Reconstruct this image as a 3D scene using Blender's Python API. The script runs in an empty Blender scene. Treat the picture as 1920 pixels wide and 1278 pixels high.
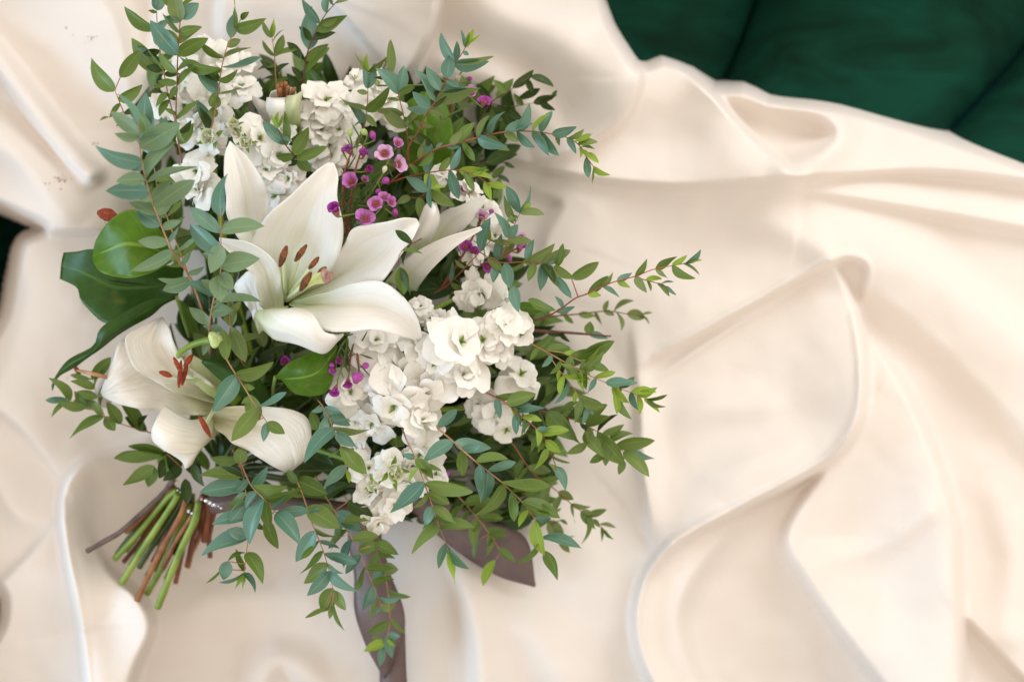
import bpy, math, random
import numpy as np
from mathutils import Vector, Matrix

random.seed(7)
rng = np.random.default_rng(7)
scene = bpy.context.scene
COL = scene.collection

# ------------------------------------------------------------------ camera
CAM_H = 1.25                     # metres above the cloth
FOC = 50.0
cam_d = bpy.data.cameras.new("camera")
cam_d.lens = FOC; cam_d.sensor_width = 36.0
cam_d.clip_start = 0.02; cam_d.clip_end = 50
cam_d.dof.use_dof = True
cam_d.dof.focus_distance = CAM_H - 0.158
cam_d.dof.aperture_fstop = 2.6
cam = bpy.data.objects.new("camera", cam_d); COL.objects.link(cam)
cam.location = (0, 0, CAM_H); cam.rotation_euler = (0, 0, 0)
scene.camera = cam

# ------------------------------------------------------------------ light
world = bpy.data.worlds.new("World"); scene.world = world; world.use_nodes = True
wb = world.node_tree.nodes["Background"]
wb.inputs[0].default_value = (1.0, 0.90, 0.80, 1); wb.inputs[1].default_value = 0.98

def area(name, loc, target, size, power, color):
    d = bpy.data.lights.new(name, 'AREA'); d.shape = 'RECTANGLE'
    d.size, d.size_y = size; d.energy = power; d.color = color
    o = bpy.data.objects.new(name, d); COL.objects.link(o)
    o.location = loc
    o.rotation_euler = (Vector(target) - Vector(loc)).to_track_quat('-Z', 'Y').to_euler()
    return o
area("window_light", (1.05, 1.45, 1.30), (0.05, 0, 0.03), (1.1, 1.0), 18, (0.90, 0.95, 1.0))
area("side_window_light", (-1.65, -0.35, 0.62), (-0.35, -0.12, 0.03), (0.6, 0.6), 15, (0.42, 0.70, 1.0))

scene.render.engine = 'CYCLES'
scene.cycles.use_denoising = True
scene.cycles.max_bounces = 8
scene.cycles.transmission_bounces = 6
scene.cycles.caustics_reflective = False
scene.cycles.caustics_refractive = False
scene.view_settings.view_transform = 'Standard'
scene.view_settings.look = 'None'
scene.view_settings.exposure = 0.18
scene.view_settings.gamma = 1.0
scene.view_settings.use_curve_mapping = False

# ------------------------------------------------------------------ space
# measured views of the photograph: (x offset, y offset, pixels per unit)
VIEWS = {'P': (0, 0, 1.0),
         'V1': (80, 0, .3129), 'V2': (500, 0, .3129), 'V3': (80, 350, .3129), 'V4': (400, 250, .3521), 'V5': (840, 180, .3129),
         'B1': (80, 700, .3521), 'B2': (560, 560, .3444), 'B3': (900, 500, .313), 'B4': (380, 820, .3584), 'B5': (780, 780, .3897)}
def W(x, y, zc, v='P'):
    """A measured point at height zc (cm above the cloth) as a place in the room."""
    ox, oy, s = VIEWS[v]; x = ox + x*s; y = oy + y*s; z = zc*0.01
    k = 36.0/FOC*(CAM_H - z)/1920.0
    return Vector(((x-960)*k, -(y-639)*k, z))
MM = 36.0/FOC*(CAM_H-0.15)/1920.0       # metres per photo pixel at bouquet height

def spline(pts, n):
    """Catmull-Rom through pts (k x 3), n samples spaced by chord length."""
    p = np.array([tuple(q) for q in pts], float)
    if len(p) == 2: return p[0] + (p[1]-p[0])*np.linspace(0, 1, n)[:, None]
    d = np.concatenate([[0], np.cumsum(np.linalg.norm(np.diff(p, axis=0), axis=1) + 1e-9)]); d /= d[-1]
    e = np.vstack([2*p[0]-p[1], p, 2*p[-1]-p[-2]])
    out = []
    for t in np.linspace(0, 1, n):
        i = min(max(np.searchsorted(d, t, side='right')-1, 0), len(p)-2)
        u = (t-d[i])/(d[i+1]-d[i])
        a, b, c, f = e[i], e[i+1], e[i+2], e[i+3]
        out.append(.5*((2*b)+(-a+c)*u+(2*a-5*b+4*c-f)*u*u+(-a+3*b-3*c+f)*u**3))
    return np.array(out)

# ------------------------------------------------------------------ objects
def mesh(name, verts, faces, uvs=None, smooth=True):
    m = bpy.data.meshes.new(name)
    m.from_pydata([tuple(map(float, v)) for v in verts], [], [tuple(map(int, f)) for f in faces]); m.update()
    if smooth: m.polygons.foreach_set('use_smooth', [True]*len(m.polygons))
    if uvs is not None:
        uvl = m.uv_layers.new(name='UVMap')
        idx = np.empty(len(m.loops), int); m.loops.foreach_get('vertex_index', idx)
        uvl.data.foreach_set('uv', np.asarray(uvs, float)[idx].ravel())
    return m
def link(name, data, mat=None, parent=None, mw=None):
    o = bpy.data.objects.new(name, data); COL.objects.link(o)
    if mat is not None and data is not None and len(data.materials) == 0: data.materials.append(mat)
    if parent is not None:
        o.parent = parent
    if mw is not None:
        o.matrix_local = (Matrix.Translation(-root_of(o)) @ mw) if parent is not None else mw
    return o
ORIGIN = {}
def root_of(o):
    v = Vector((0, 0, 0)); p = o.parent
    while p is not None: v = v + p.location; p = p.parent
    return v
def thing(name, loc, label, cat, group=None):
    o = bpy.data.objects.new(name, None); COL.objects.link(o); o.location = loc
    o.empty_display_size = 0.01
    tag(o, label, cat, group); return o
def tag(o, label, cat, group=None, kind=None):
    if label: o['label'] = label
    if cat: o['category'] = cat
    if group: o['group'] = group
    if kind: o['kind'] = kind
def grid(nu, nv, off=0):
    return [(off+i*nv+j, off+i*nv+j+1, off+(i+1)*nv+j+1, off+(i+1)*nv+j) for i in range(nu-1) for j in range(nv-1)]
def loft(name, rails, mat, parent, nu=22, nv=11, view='P', thick=0.0007, wave=0.0, seed=0, wn=5, groove=0.0):
    """Surface through rails (each a list of measured x, y, height)."""
    R = np.array([spline([W(*p, v=view) for p in r], nu) for r in rails])      # k, nu, 3
    V = []; UV = []
    rs = np.random.default_rng(seed+11); ph = rs.uniform(0, 6.28, 4)
    for i in range(nu):
        row = spline(R[:, i, :], nv)
        for j in range(nv):
            a = i/(nu-1); b = j/(nv-1)
            e = abs(2*b-1)**3
            w = wave*e*math.sin(wn*2*a*3.14+ph[0 if b < .5 else 1])*math.sin(min(1, a*1.15)*3.14)
            w += wave*.6*math.sin(3.1*a*3.14+ph[2]+4*b)*math.sin(a*3.14)
            c = 2*b-1; fade = math.sin(min(1, .15+a*.85)*3.14)**.7
            w += groove*fade*(-math.exp(-(c*9)**2)+.55*math.exp(-((abs(c)-.22)*9)**2)-.25*math.exp(-((abs(c)-.5)*10)**2))
            V.append(row[j] + np.array([0, 0, w])); UV.append((b, a))
    F = grid(nu, nv)
    m = mesh(name, V, F, UV)
    base = root_of_parent(parent)
    m.transform(Matrix.Translation(-base))
    o = link(name, m, mat, parent)
    if thick:
        s = o.modifiers.new('thickness', 'SOLIDIFY'); s.thickness = thick; s.offset = 0
    return o
def root_of_parent(p):
    v = Vector((0, 0, 0))
    while p is not None: v = v + p.location; p = p.parent
    return v
def tube_data(pts, rad, n=8, samples=None, cap=True):
    samples = samples or max(4, len(pts)*4)
    c = spline(pts, samples); r = np.interp(np.linspace(0, 1, samples), np.linspace(0, 1, len(rad)), rad)
    V = []; UV = []; nrm = np.array([0.13, 0.37, 0.92])
    for i in range(samples):
        t = c[min(i+1, samples-1)]-c[max(i-1, 0)]; t /= np.linalg.norm(t)+1e-12
        nrm = nrm - t*np.dot(nrm, t); nrm /= np.linalg.norm(nrm)+1e-12
        b = np.cross(t, nrm)
        for k in range(n):
            a = 2*math.pi*k/n
            V.append(c[i]+r[i]*(math.cos(a)*nrm+math.sin(a)*b)); UV.append((k/n, i/(samples-1)))
    F = [(i*n+k, i*n+(k+1) % n, (i+1)*n+(k+1) % n, (i+1)*n+k) for i in range(samples-1) for k in range(n)]
    if cap: F += [tuple(range(n))[::-1], tuple(range((samples-1)*n, samples*n))]
    return V, F, UV
def tube(name, pts, rad, mat, parent, n=8, samples=None):
    V, F, UV = tube_data(pts, rad, n, samples)
    m = mesh(name, V, F, UV); m.transform(Matrix.Translation(-root_of_parent(parent)))
    return link(name, m, mat, parent)
def frame(o, x, up, roll=0.0, scale=(1, 1, 1)):
    """Matrix with local +X along x, local +Z near up, rolled about x."""
    x = x.normalized(); y = up.cross(x)
    if y.length < 1e-5: y = Vector((0, 1, 0)).cross(x)
    y.normalize(); z = x.cross(y)
    m = Matrix((x, y, z)).transposed().to_4x4()
    return Matrix.Translation(o) @ m @ Matrix.Rotation(roll, 4, 'X') @ Matrix.Diagonal((*scale, 1))

# ------------------------------------------------------------------ materials
def new_mat(name):
    m = bpy.data.materials.new(name); m.use_nodes = True
    nt = m.node_tree; nt.nodes.clear()
    return m, nt, nt.nodes, nt.links
def N(nodes, t, **kw):
    n = nodes.new(t)
    for k, v in kw.items():
        if k.startswith('i_'):
            n.inputs[k[2:].replace('_', ' ')].default_value = v
        else: setattr(n, k, v)
    return n
def ramp(nodes, stops):
    r = nodes.new('ShaderNodeValToRGB'); e = r.color_ramp.elements
    while len(e) < len(stops): e.new(0.5)
    for i, (p, c) in enumerate(stops): e[i].position = p; e[i].color = (*c, 1)
    return r
def finish(nt, nodes, links, color, rough, bump=None, trans=0.0, transcol=None, spec=0.5, sheen=0.0, sheen_tint=None, coat=0.0):
    p = nodes.new('ShaderNodeBsdfPrincipled'); out = nodes.new('ShaderNodeOutputMaterial')
    links.new(color, p.inputs['Base Color'])
    if isinstance(rough, (int, float)): p.inputs['Roughness'].default_value = rough
    else: links.new(rough, p.inputs['Roughness'])
    p.inputs['Specular IOR Level'].default_value = spec
    if sheen:
        p.inputs['Sheen Weight'].default_value = sheen; p.inputs['Sheen Roughness'].default_value = 0.4
        if sheen_tint: p.inputs['Sheen Tint'].default_value = (*sheen_tint, 1)
    p.inputs['Coat Weight'].default_value = coat
    if bump is not None: links.new(bump, p.inputs['Normal'])
    sh = p.outputs[0]
    if trans:
        t = nodes.new('ShaderNodeBsdfTranslucent'); links.new(transcol if transcol is not None else color, t.inputs[0])
        if bump is not None: links.new(bump, t.inputs['Normal'])
        mx = nodes.new('ShaderNodeMixShader'); mx.inputs[0].default_value = trans
        links.new(sh, mx.inputs[1]); links.new(t.outputs[0], mx.inputs[2]); sh = mx.outputs[0]
    links.new(sh, out.inputs[0])
def mixc(nodes, links, a, b, fac, mode='MIX'):
    m = nodes.new('ShaderNodeMix'); m.data_type = 'RGBA'; m.blend_type = mode
    for s, v in ((0, fac), (6, a), (7, b)):
        if isinstance(v, (int, float)): m.inputs[s].default_value = v
        elif isinstance(v, tuple): m.inputs[s].default_value = (*v, 1)
        else: links.new(v, m.inputs[s])
    return m.outputs[2]

def leaf_mat(name, c1, c2, rib, rough, trans, spec=0.5, veins=26, patch=(0.30, 0.26, 0.06), sheen=0.0):
    m, nt, n, l = new_mat(name)
    oi = n.new('ShaderNodeObjectInfo'); uv = n.new('ShaderNodeUVMap')
    col = mixc(n, l, c1, c2, oi.outputs['Random'])
    no = N(n, 'ShaderNodeTexNoise', i_Scale=95.0, i_Detail=3.0)
    tc = n.new('ShaderNodeTexCoord'); l.new(tc.outputs['Object'], no.inputs['Vector'])
    rp = ramp(n, [(0.35, (0.86,)*3), (0.65, (1.12,)*3)]); l.new(no.outputs[0], rp.inputs[0])
    col = mixc(n, l, col, rp.outputs[0], 1.0, 'MULTIPLY')
    no2 = N(n, 'ShaderNodeTexNoise', i_Scale=3.2, i_Detail=2.0); l.new(uv.outputs[0], no2.inputs['Vector'])
    rp2 = ramp(n, [(0.6, (0,)*3), (0.78, (0.35,)*3)]); l.new(no2.outputs[0], rp2.inputs[0])
    col = mixc(n, l, col, patch, rp2.outputs[0])
    sx = n.new('ShaderNodeSeparateXYZ'); l.new(uv.outputs[0], sx.inputs[0])
    # midrib and side veins drawn from the leaf's own coordinates
    d = N(n, 'ShaderNodeMath', operation='SUBTRACT'); l.new(sx.outputs[0], d.inputs[0]); d.inputs[1].default_value = .5
    ab = N(n, 'ShaderNodeMath', operation='ABSOLUTE'); l.new(d.outputs[0], ab.inputs[0])
    rr = ramp(n, [(0.012, (1,)*3), (0.04, (0,)*3), (0.462, (0,)*3), (0.49, (0.55,)*3)]); l.new(ab.outputs[0], rr.inputs[0])
    ve = N(n, 'ShaderNodeMath', operation='SUBTRACT'); l.new(sx.outputs[1], ve.inputs[0])
    mu = N(n, 'ShaderNodeMath', operation='MULTIPLY'); l.new(ab.outputs[0], mu.inputs[0]); mu.inputs[1].default_value = .55
    l.new(mu.outputs[0], ve.inputs[1])
    sn = N(n, 'ShaderNodeMath', operation='MULTIPLY'); l.new(ve.outputs[0], sn.inputs[0]); sn.inputs[1].default_value = veins*2
    si = N(n, 'ShaderNodeMath', operation='SINE'); l.new(sn.outputs[0], si.inputs[0])
    rv = ramp(n, [(0.86, (0,)*3), (1.0, (0.16,)*3)]); l.new(si.outputs[0], rv.inputs[0])
    ad = mixc(n, l, rr.outputs[0], rv.outputs[0], 1.0, 'ADD')
    col = mixc(n, l, col, rib, ad)
    bw = n.new('ShaderNodeRGBToBW'); l.new(ad, bw.inputs[0])
    bp = N(n, 'ShaderNodeBump', i_Strength=0.25, i_Distance=0.0004); l.new(bw.outputs[0], bp.inputs['Height'])
    tcx = mixc(n, l, col, (1.15, 1.2, 0.55), 1.0, 'MULTIPLY')
    tcx = mixc(n, l, tcx, (1.7,)*3, 1.0, 'MULTIPLY')
    finish(nt, n, l, col, rough, bp.outputs[0], trans, tcx, spec, sheen)
    return m
M = {}
M['t'] = leaf_mat('bluish_leaf', (0.072, 0.178, 0.128), (0.115, 0.236, 0.170), (0.18, 0.28, 0.19), 0.38, 0.10, 0.5)
M['g'] = leaf_mat('green_leaf', (0.092, 0.160, 0.024), (0.155, 0.222, 0.052), (0.19, 0.26, 0.09), 0.42, 0.14, 0.32)
M['o'] = leaf_mat('olive_leaf', (0.130, 0.180, 0.050), (0.178, 0.230, 0.082), (0.21, 0.26, 0.09), 0.48, 0.16, 0.3)
M['l'] = leaf_mat('young_leaf', (0.210, 0.330, 0.035), (0.270, 0.380, 0.055), (0.36, 0.44, 0.12), 0.4, 0.22, 0.3)
M['s'] = leaf_mat('lit_sage_leaf', (0.135, 0.220, 0.115), (0.180, 0.270, 0.150), (0.23, 0.30, 0.17), 0.45, 0.12, 0.35)  # paler leaf copy: light falling on the near sprigs put into the colour
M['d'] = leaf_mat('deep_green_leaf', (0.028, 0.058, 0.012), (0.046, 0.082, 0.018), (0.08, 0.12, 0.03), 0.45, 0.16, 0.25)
M['broad_dark'] = leaf_mat('broad_dark_leaf', (0.028, 0.082, 0.006), (0.034, 0.092, 0.007), (0.07, 0.15, 0.02), 0.42, 0.2, 0.3, veins=22)
M['broad_lime'] = leaf_mat('broad_lime_leaf', (0.078, 0.175, 0.004), (0.092, 0.20, 0.005), (0.21, 0.34, 0.04), 0.40, 0.3, 0.35, veins=16)

def stem_mat(name, c1, c2, rough=0.55, scale=60):
    m, nt, n, l = new_mat(name)
    tc = n.new('ShaderNodeTexCoord')
    no = N(n, 'ShaderNodeTexNoise', i_Scale=float(scale), i_Detail=4.0); l.new(tc.outputs['Object'], no.inputs['Vector'])
    r = ramp(n, [(0.35, c1), (0.68, c2)]); l.new(no.outputs[0], r.inputs[0])
    bp = N(n, 'ShaderNodeBump', i_Strength=0.55, i_Distance=0.0009); l.new(no.outputs[0], bp.inputs['Height'])
    finish(nt, n, l, r.outputs[0], rough, bp.outputs[0]); return m
M['twig'] = stem_mat('tan_twig', (0.33, 0.155, 0.07), (0.46, 0.25, 0.12))
M['redtwig'] = stem_mat('red_twig', (0.25, 0.055, 0.032), (0.36, 0.11, 0.055))
M['darktwig'] = stem_mat('dark_twig', (0.10, 0.030, 0.022), (0.17, 0.06, 0.04))
M['greentwig'] = stem_mat('green_twig', (0.13, 0.20, 0.03), (0.22, 0.29, 0.06))
M['stem_green'] = stem_mat('cut_green_stem', (0.13, 0.215, 0.012), (0.27, 0.36, 0.045), .45, 45)
M['stem_dark'] = stem_mat('cut_dark_stem', (0.030, 0.055, 0.010), (0.075, 0.10, 0.02), .5, 45)
M['stem_brown'] = stem_mat('cut_brown_stem', (0.17, 0.058, 0.016), (0.36, 0.15, 0.045), .6, 70)
M['stem_red'] = stem_mat('cut_red_stem', (0.11, 0.022, 0.010), (0.22, 0.06, 0.02), .55, 70)
M['bark'] = stem_mat('grey_bark', (0.075, 0.050, 0.042), (0.16, 0.10, 0.075), .7, 80)
M['stem_cut'] = stem_mat('stem_cut_face', (0.30, 0.33, 0.10), (0.42, 0.42, 0.18), .6, 200)

def petal_mat(name, base, throat, t0, t1, rough=0.45, trans=0.3, lines=34, ls=0.2, spots=0.0, edge=None, bscale=1.0):
    """Petal whose own colour runs from the throat to the blade along its length."""
    m, nt, n, l = new_mat(name)
    uv = n.new('ShaderNodeUVMap'); sx = n.new('ShaderNodeSeparateXYZ'); l.new(uv.outputs[0], sx.inputs[0])
    r = ramp(n, [(t0, throat), (t1, base)]); l.new(sx.outputs[1], r.inputs[0]); col = r.outputs[0]
    no = N(n, 'ShaderNodeTexNoise', i_Scale=2.5, i_Detail=3.0); l.new(uv.outputs[0], no.inputs['Vector'])
    rn = ramp(n, [(0.3, (0.97, 0.965, 0.945)), (0.7, (1.0, 1.0, 1.0))]); l.new(no.outputs[0], rn.inputs[0])
    col = mixc(n, l, col, rn.outputs[0], 1.0, 'MULTIPLY')
    if edge: 
        d = N(n, 'ShaderNodeMath', operation='SUBTRACT'); l.new(sx.outputs[0], d.inputs[0]); d.inputs[1].default_value = .5
        ab = N(n, 'ShaderNodeMath', operation='ABSOLUTE'); l.new(d.outputs[0], ab.inputs[0])
        re = ramp(n, [(0.03, (1,)*3), (0.14, (0,)*3)]); l.new(ab.outputs[0], re.inputs[0])
        fd = ramp(n, [(0.1, (0.85,)*3), (0.75, (0,)*3)]); l.new(sx.outputs[1], fd.inputs[0])
        f = mixc(n, l, re.outputs[0], fd.outputs[0], 1.0, 'MULTIPLY')
        col = mixc(n, l, col, edge, f)
    # length-wise veins as relief
    mp = N(n, 'ShaderNodeMapping'); l.new(uv.outputs[0], mp.inputs['Vector']); mp.inputs['Scale'].default_value = (lines, 2.2, 1)
    nv = N(n, 'ShaderNodeTexNoise', i_Scale=1.0, i_Detail=2.0); l.new(mp.outputs[0], nv.inputs['Vector'])
    bp = N(n, 'ShaderNodeBump', i_Strength=ls, i_Distance=0.0012*bscale); l.new(nv.outputs[0], bp.inputs['Height'])
    rv = ramp(n, [(0.35, (0.965, 0.955, 0.93)), (0.6, (1, 1, 1))]); l.new(nv.outputs[0], rv.inputs[0])
    col = mixc(n, l, col, rv.outputs[0], 1.0, 'MULTIPLY')
    if spots:
        ns = N(n, 'ShaderNodeTexVoronoi', i_Scale=spots); l.new(uv.outputs[0], ns.inputs['Vector'])
        rs_ = ramp(n, [(0.0, (1,)*3), (0.055, (0,)*3)]); l.new(ns.outputs['Distance'], rs_.inputs[0])
        n4 = N(n, 'ShaderNodeTexNoise', i_Scale=4.0); l.new(uv.outputs[0], n4.inputs['Vector'])
        r4 = ramp(n, [(0.52, (0,)*3), (0.6, (0.8,)*3)]); l.new(n4.outputs[0], r4.inputs[0])
        f = mixc(n, l, rs_.outputs[0], r4.outputs[0], 1.0, 'MULTIPLY')
        col = mixc(n, l, col, (0.32, 0.16, 0.08), f)
    finish(nt, n, l, col, rough, bp.outputs[0], trans, None, 0.35); return m
M['lily'] = petal_mat('lily_petal', (0.93, 0.915, 0.88), (0.72, 0.78, 0.42), 0.02, 0.40, 0.42, 0.09, 30, 0.28, 26, edge=(0.72, 0.74, 0.50))
M['lily_old'] = petal_mat('aged_lily_petal', (0.90, 0.855, 0.77), (0.60, 0.62, 0.28), 0.02, 0.45, 0.5, 0.09, 60, 1.0, 14, edge=(0.70, 0.66, 0.44))
M['lily_green'] = petal_mat('green_lily_petal', (0.76, 0.79, 0.52), (0.36, 0.52, 0.06), 0.05, 0.9, 0.45, 0.3, 20, 0.3, 0, edge=(0.25, 0.52, 0.05))
M['stock'] = petal_mat('stock_petal', (0.94, 0.92, 0.87), (0.74, 0.80, 0.40), 0.0, 0.24, 0.55, 0.13, 9, 0.14)
M['stockbud'] = petal_mat('stock_bud_petal', (0.80, 0.80, 0.62), (0.50, 0.58, 0.18), 0.0, 0.7, 0.5, 0.25, 9, 0.35)
M['wax_pink'] = petal_mat('pink_wax_petal', (0.60, 0.22, 0.58), (0.38, 0.05, 0.28), 0.0, 0.5, 0.35, 0.25, 8, 0.2)
M['wax_pale'] = petal_mat('pale_wax_petal', (0.76, 0.48, 0.74), (0.52, 0.18, 0.34), 0.0, 0.5, 0.35, 0.25, 8, 0.2)
M['wax_purple'] = petal_mat('purple_wax_petal', (0.44, 0.06, 0.42), (0.18, 0.01, 0.13), 0.0, 0.6, 0.35, 0.2, 8, 0.2)
M['wax_cup'] = stem_mat('wax_flower_cup', (0.22, 0.03, 0.05), (0.42, 0.13, 0.10), .4, 300)
M['wax_bud'] = stem_mat('wax_bud', (0.36, 0.035, 0.27), (0.48, 0.08, 0.38), .3, 120)
M['cream_bud'] = stem_mat('cream_bud', (0.70, 0.66, 0.40), (0.78, 0.72, 0.58), .35, 60)
M['green_bud'] = stem_mat('green_bud', (0.24, 0.42, 0.05), (0.55, 0.62, 0.25), .4, 80)
M['needle'] = stem_mat('needle_leaf', (0.035, 0.085, 0.02), (0.13, 0.20, 0.03), .45, 90)
M['anther'] = stem_mat('brown_anther', (0.05, 0.012, 0.003), (0.24, 0.075, 0.012), .8, 420)
M['anther_red'] = stem_mat('red_anther', (0.15, 0.018, 0.004), (0.33, 0.050, 0.011), .85, 420)
M['filament'] = stem_mat('pale_filament', (0.60, 0.66, 0.36), (0.72, 0.74, 0.52), .45, 30)
M['style'] = stem_mat('green_style', (0.55, 0.62, 0.18), (0.68, 0.72, 0.34), .4, 30)
M['stigma'] = stem_mat('purple_stigma', (0.20, 0.07, 0.07), (0.44, 0.28, 0.18), .4, 200)
M['stigma_green'] = stem_mat('green_stigma', (0.40, 0.50, 0.16), (0.58, 0.64, 0.30), .35, 200)
M['sepal'] = stem_mat('green_sepal', (0.20, 0.34, 0.03), (0.36, 0.47, 0.09), .5, 60)
M['pollen'] = stem_mat('pollen', (0.25, 0.05, 0.012), (0.34, 0.10, 0.03), .9, 200)
# ------------------------------------------------------------------ cloth, sofa, ribbon: materials
def cloth_mat():
    m, nt, n, l = new_mat('cream_cloth')
    tc = n.new('ShaderNodeTexCoord')
    no = N(n, 'ShaderNodeTexNoise', i_Scale=6.0, i_Detail=4.0); l.new(tc.outputs['Object'], no.inputs['Vector'])
    r = ramp(n, [(0.3, (0.785, 0.715, 0.65)), (0.7, (0.815, 0.748, 0.685))]); l.new(no.outputs[0], r.inputs[0])
    w1 = N(n, 'ShaderNodeTexWave', i_Scale=620.0, i_Distortion=1.2); w1.bands_direction = 'X'; l.new(tc.outputs['Object'], w1.inputs['Vector'])
    w2 = N(n, 'ShaderNodeTexWave', i_Scale=620.0, i_Distortion=1.2); w2.bands_direction = 'Y'; l.new(tc.outputs['Object'], w2.inputs['Vector'])
    mx = N(n, 'ShaderNodeMath', operation='MAXIMUM'); l.new(w1.outputs['Fac'], mx.inputs[0]); l.new(w2.outputs['Fac'], mx.inputs[1])
    n2 = N(n, 'ShaderNodeTexNoise', i_Scale=38.0, i_Detail=3.0); l.new(tc.outputs['Object'], n2.inputs['Vector'])
    b1 = N(n, 'ShaderNodeBump', i_Strength=0.25, i_Distance=0.0003); l.new(mx.outputs[0], b1.inputs['Height'])
    b2 = N(n, 'ShaderNodeBump', i_Strength=0.12, i_Distance=0.004); l.new(n2.outputs[0], b2.inputs['Height']); l.new(b1.outputs[0], b2.inputs['Normal'])
    finish(nt, n, l, r.outputs[0], 0.9, b2.outputs[0], 0.0, None, 0.12); return m
M['cloth'] = cloth_mat()
def velvet_mat():
    m, nt, n, l = new_mat('green_velvet')
    tc = n.new('ShaderNodeTexCoord')
    mp = N(n, 'ShaderNodeMapping'); l.new(tc.outputs['Object'], mp.inputs['Vector']); mp.inputs['Scale'].default_value = (1, 2.2, 1); mp.inputs['Rotation'].default_value = (0, 0, .5)
    no = N(n, 'ShaderNodeTexNoise', i_Scale=11.0, i_Detail=5.0, i_Distortion=.8); l.new(mp.outputs[0], no.inputs['Vector'])
    r = ramp(n, [(0.33, (0.003, 0.020, 0.011)), (0.7, (0.005, 0.052, 0.031))]); l.new(no.outputs[0], r.inputs[0])
    nb = N(n, 'ShaderNodeTexNoise', i_Scale=900.0, i_Detail=2.0); l.new(tc.outputs['Object'], nb.inputs['Vector'])
    b1 = N(n, 'ShaderNodeBump', i_Strength=0.3, i_Distance=0.0006); l.new(nb.outputs[0], b1.inputs['Height'])
    b2 = N(n, 'ShaderNodeBump', i_Strength=0.3, i_Distance=0.010); l.new(no.outputs[0], b2.inputs['Height']); l.new(b1.outputs[0], b2.inputs['Normal'])
    finish(nt, n, l, r.outputs[0], 0.9, b2.outputs[0], 0.0, None, 0.1, 0.22, (0.01, 0.16, 0.13)); return m
M['velvet'] = velvet_mat()
def satin_mat(name, c1, c2, trans=0.0):
    m, nt, n, l = new_mat(name)
    tc = n.new('ShaderNodeTexCoord')
    no = N(n, 'ShaderNodeTexNoise', i_Scale=30.0, i_Detail=3.0); l.new(tc.outputs['Object'], no.inputs['Vector'])
    r = ramp(n, [(0.35, c1), (0.65, c2)]); l.new(no.outputs[0], r.inputs[0])
    w1 = N(n, 'ShaderNodeTexWave', i_Scale=900.0); l.new(tc.outputs['UV'], w1.inputs['Vector'])
    b1 = N(n, 'ShaderNodeBump', i_Strength=0.1, i_Distance=0.0003); l.new(w1.outputs['Fac'], b1.inputs['Height'])
    finish(nt, n, l, r.outputs[0], 0.34, b1.outputs[0], trans, None, 0.5); return m
M['ribbon'] = satin_mat('mauve_satin', (0.14, 0.092, 0.086), (0.20, 0.135, 0.126), 0.25)
M['organza'] = satin_mat('grey_ribbon', (0.60, 0.53, 0.50), (0.66, 0.59, 0.56), 0.3)
def gem_mat():
    m, nt, n, l = new_mat('rhinestone')
    p = n.new('ShaderNodeBsdfPrincipled'); o = n.new('ShaderNodeOutputMaterial')
    p.inputs['Base Color'].default_value = (0.85, 0.9, 0.96, 1); p.inputs['Metallic'].default_value = 0.85; p.inputs['Roughness'].default_value = 0.08
    l.new(p.outputs[0], o.inputs[0]); return m
M['gem'] = gem_mat()

# ------------------------------------------------------------------ the draped cloth
STEP = 3
gx = np.arange(-140, 2064, STEP); gy = np.arange(-140, 1424, STEP)
PX, PY = np.meshgrid(gx, gy)          # rows = y
def dense(pts, n=40):
    return spline([(p[0], p[1], p[2] if len(p) > 2 else 0) for p in pts], n)
def field(pts, reach, n=130):
    """signed distance (left of travel < 0), and third coordinate, in pixels, to a smooth line."""
    c = dense(pts, n)
    x0, x1 = c[:, 0].min()-reach, c[:, 0].max()+reach; y0, y1 = c[:, 1].min()-reach, c[:, 1].max()+reach
    ix = np.where((gx >= x0) & (gx <= x1))[0]; iy = np.where((gy >= y0) & (gy <= y1))[0]
    if len(ix) == 0 or len(iy) == 0: return None
    sl = (slice(iy[0], iy[-1]+1), slice(ix[0], ix[-1]+1))
    X = PX[sl].astype(float); Y = PY[sl].astype(float)
    best = np.full(X.shape, 1e9); sg = np.zeros(X.shape); hv = np.zeros(X.shape)
    for i_, (a, b) in enumerate(zip(c[:-1], c[1:])):
        dx, dy = b[0]-a[0], b[1]-a[1]; L2 = dx*dx+dy*dy+1e-9
        t = np.clip(((X-a[0])*dx+(Y-a[1])*dy)/L2, 0, 1)
        d = np.hypot(X-a[0]-t*dx, Y-a[1]-t*dy)
        cr = dx*(Y-a[1])-dy*(X-a[0])
        k = d < best
        best[k] = d[k]; sg[k] = np.where(((i_ == 0) & (t <= 0)) | ((i_ == len(c)-2) & (t >= 1)), cr/(math.sqrt(L2)*d+1e-6), np.sign(cr))[k]; hv[k] = (a[2]+t*(b[2]-a[2]))[k]
    return sl, best, np.clip(sg, -1, 1), hv
Z = np.zeros(PX.shape)
def ridge(pts, wl, wr, p=2.0):
    f = field(pts, 2.6*max(wl, wr))
    if f is None: return
    sl, s, side, h = f
    q = .5+.5*side; q = q*q*(3-2*q)
    w = wl+(wr-wl)*q
    pp = np.where(w < 30, max(1.7, p if p > 2.5 else 0), p)
    Z[sl] += h*np.exp(-(np.abs(s)/w)**pp)
# rim of the room: cloth climbs the sofa back at the top
Z += 2.5*np.clip((330-PY)/400, 0, 1)**1.5
Z += 0.55*np.sin(PX/210+PY/330)+0.35*np.sin(PX/130-PY/170+1.3)
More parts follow.
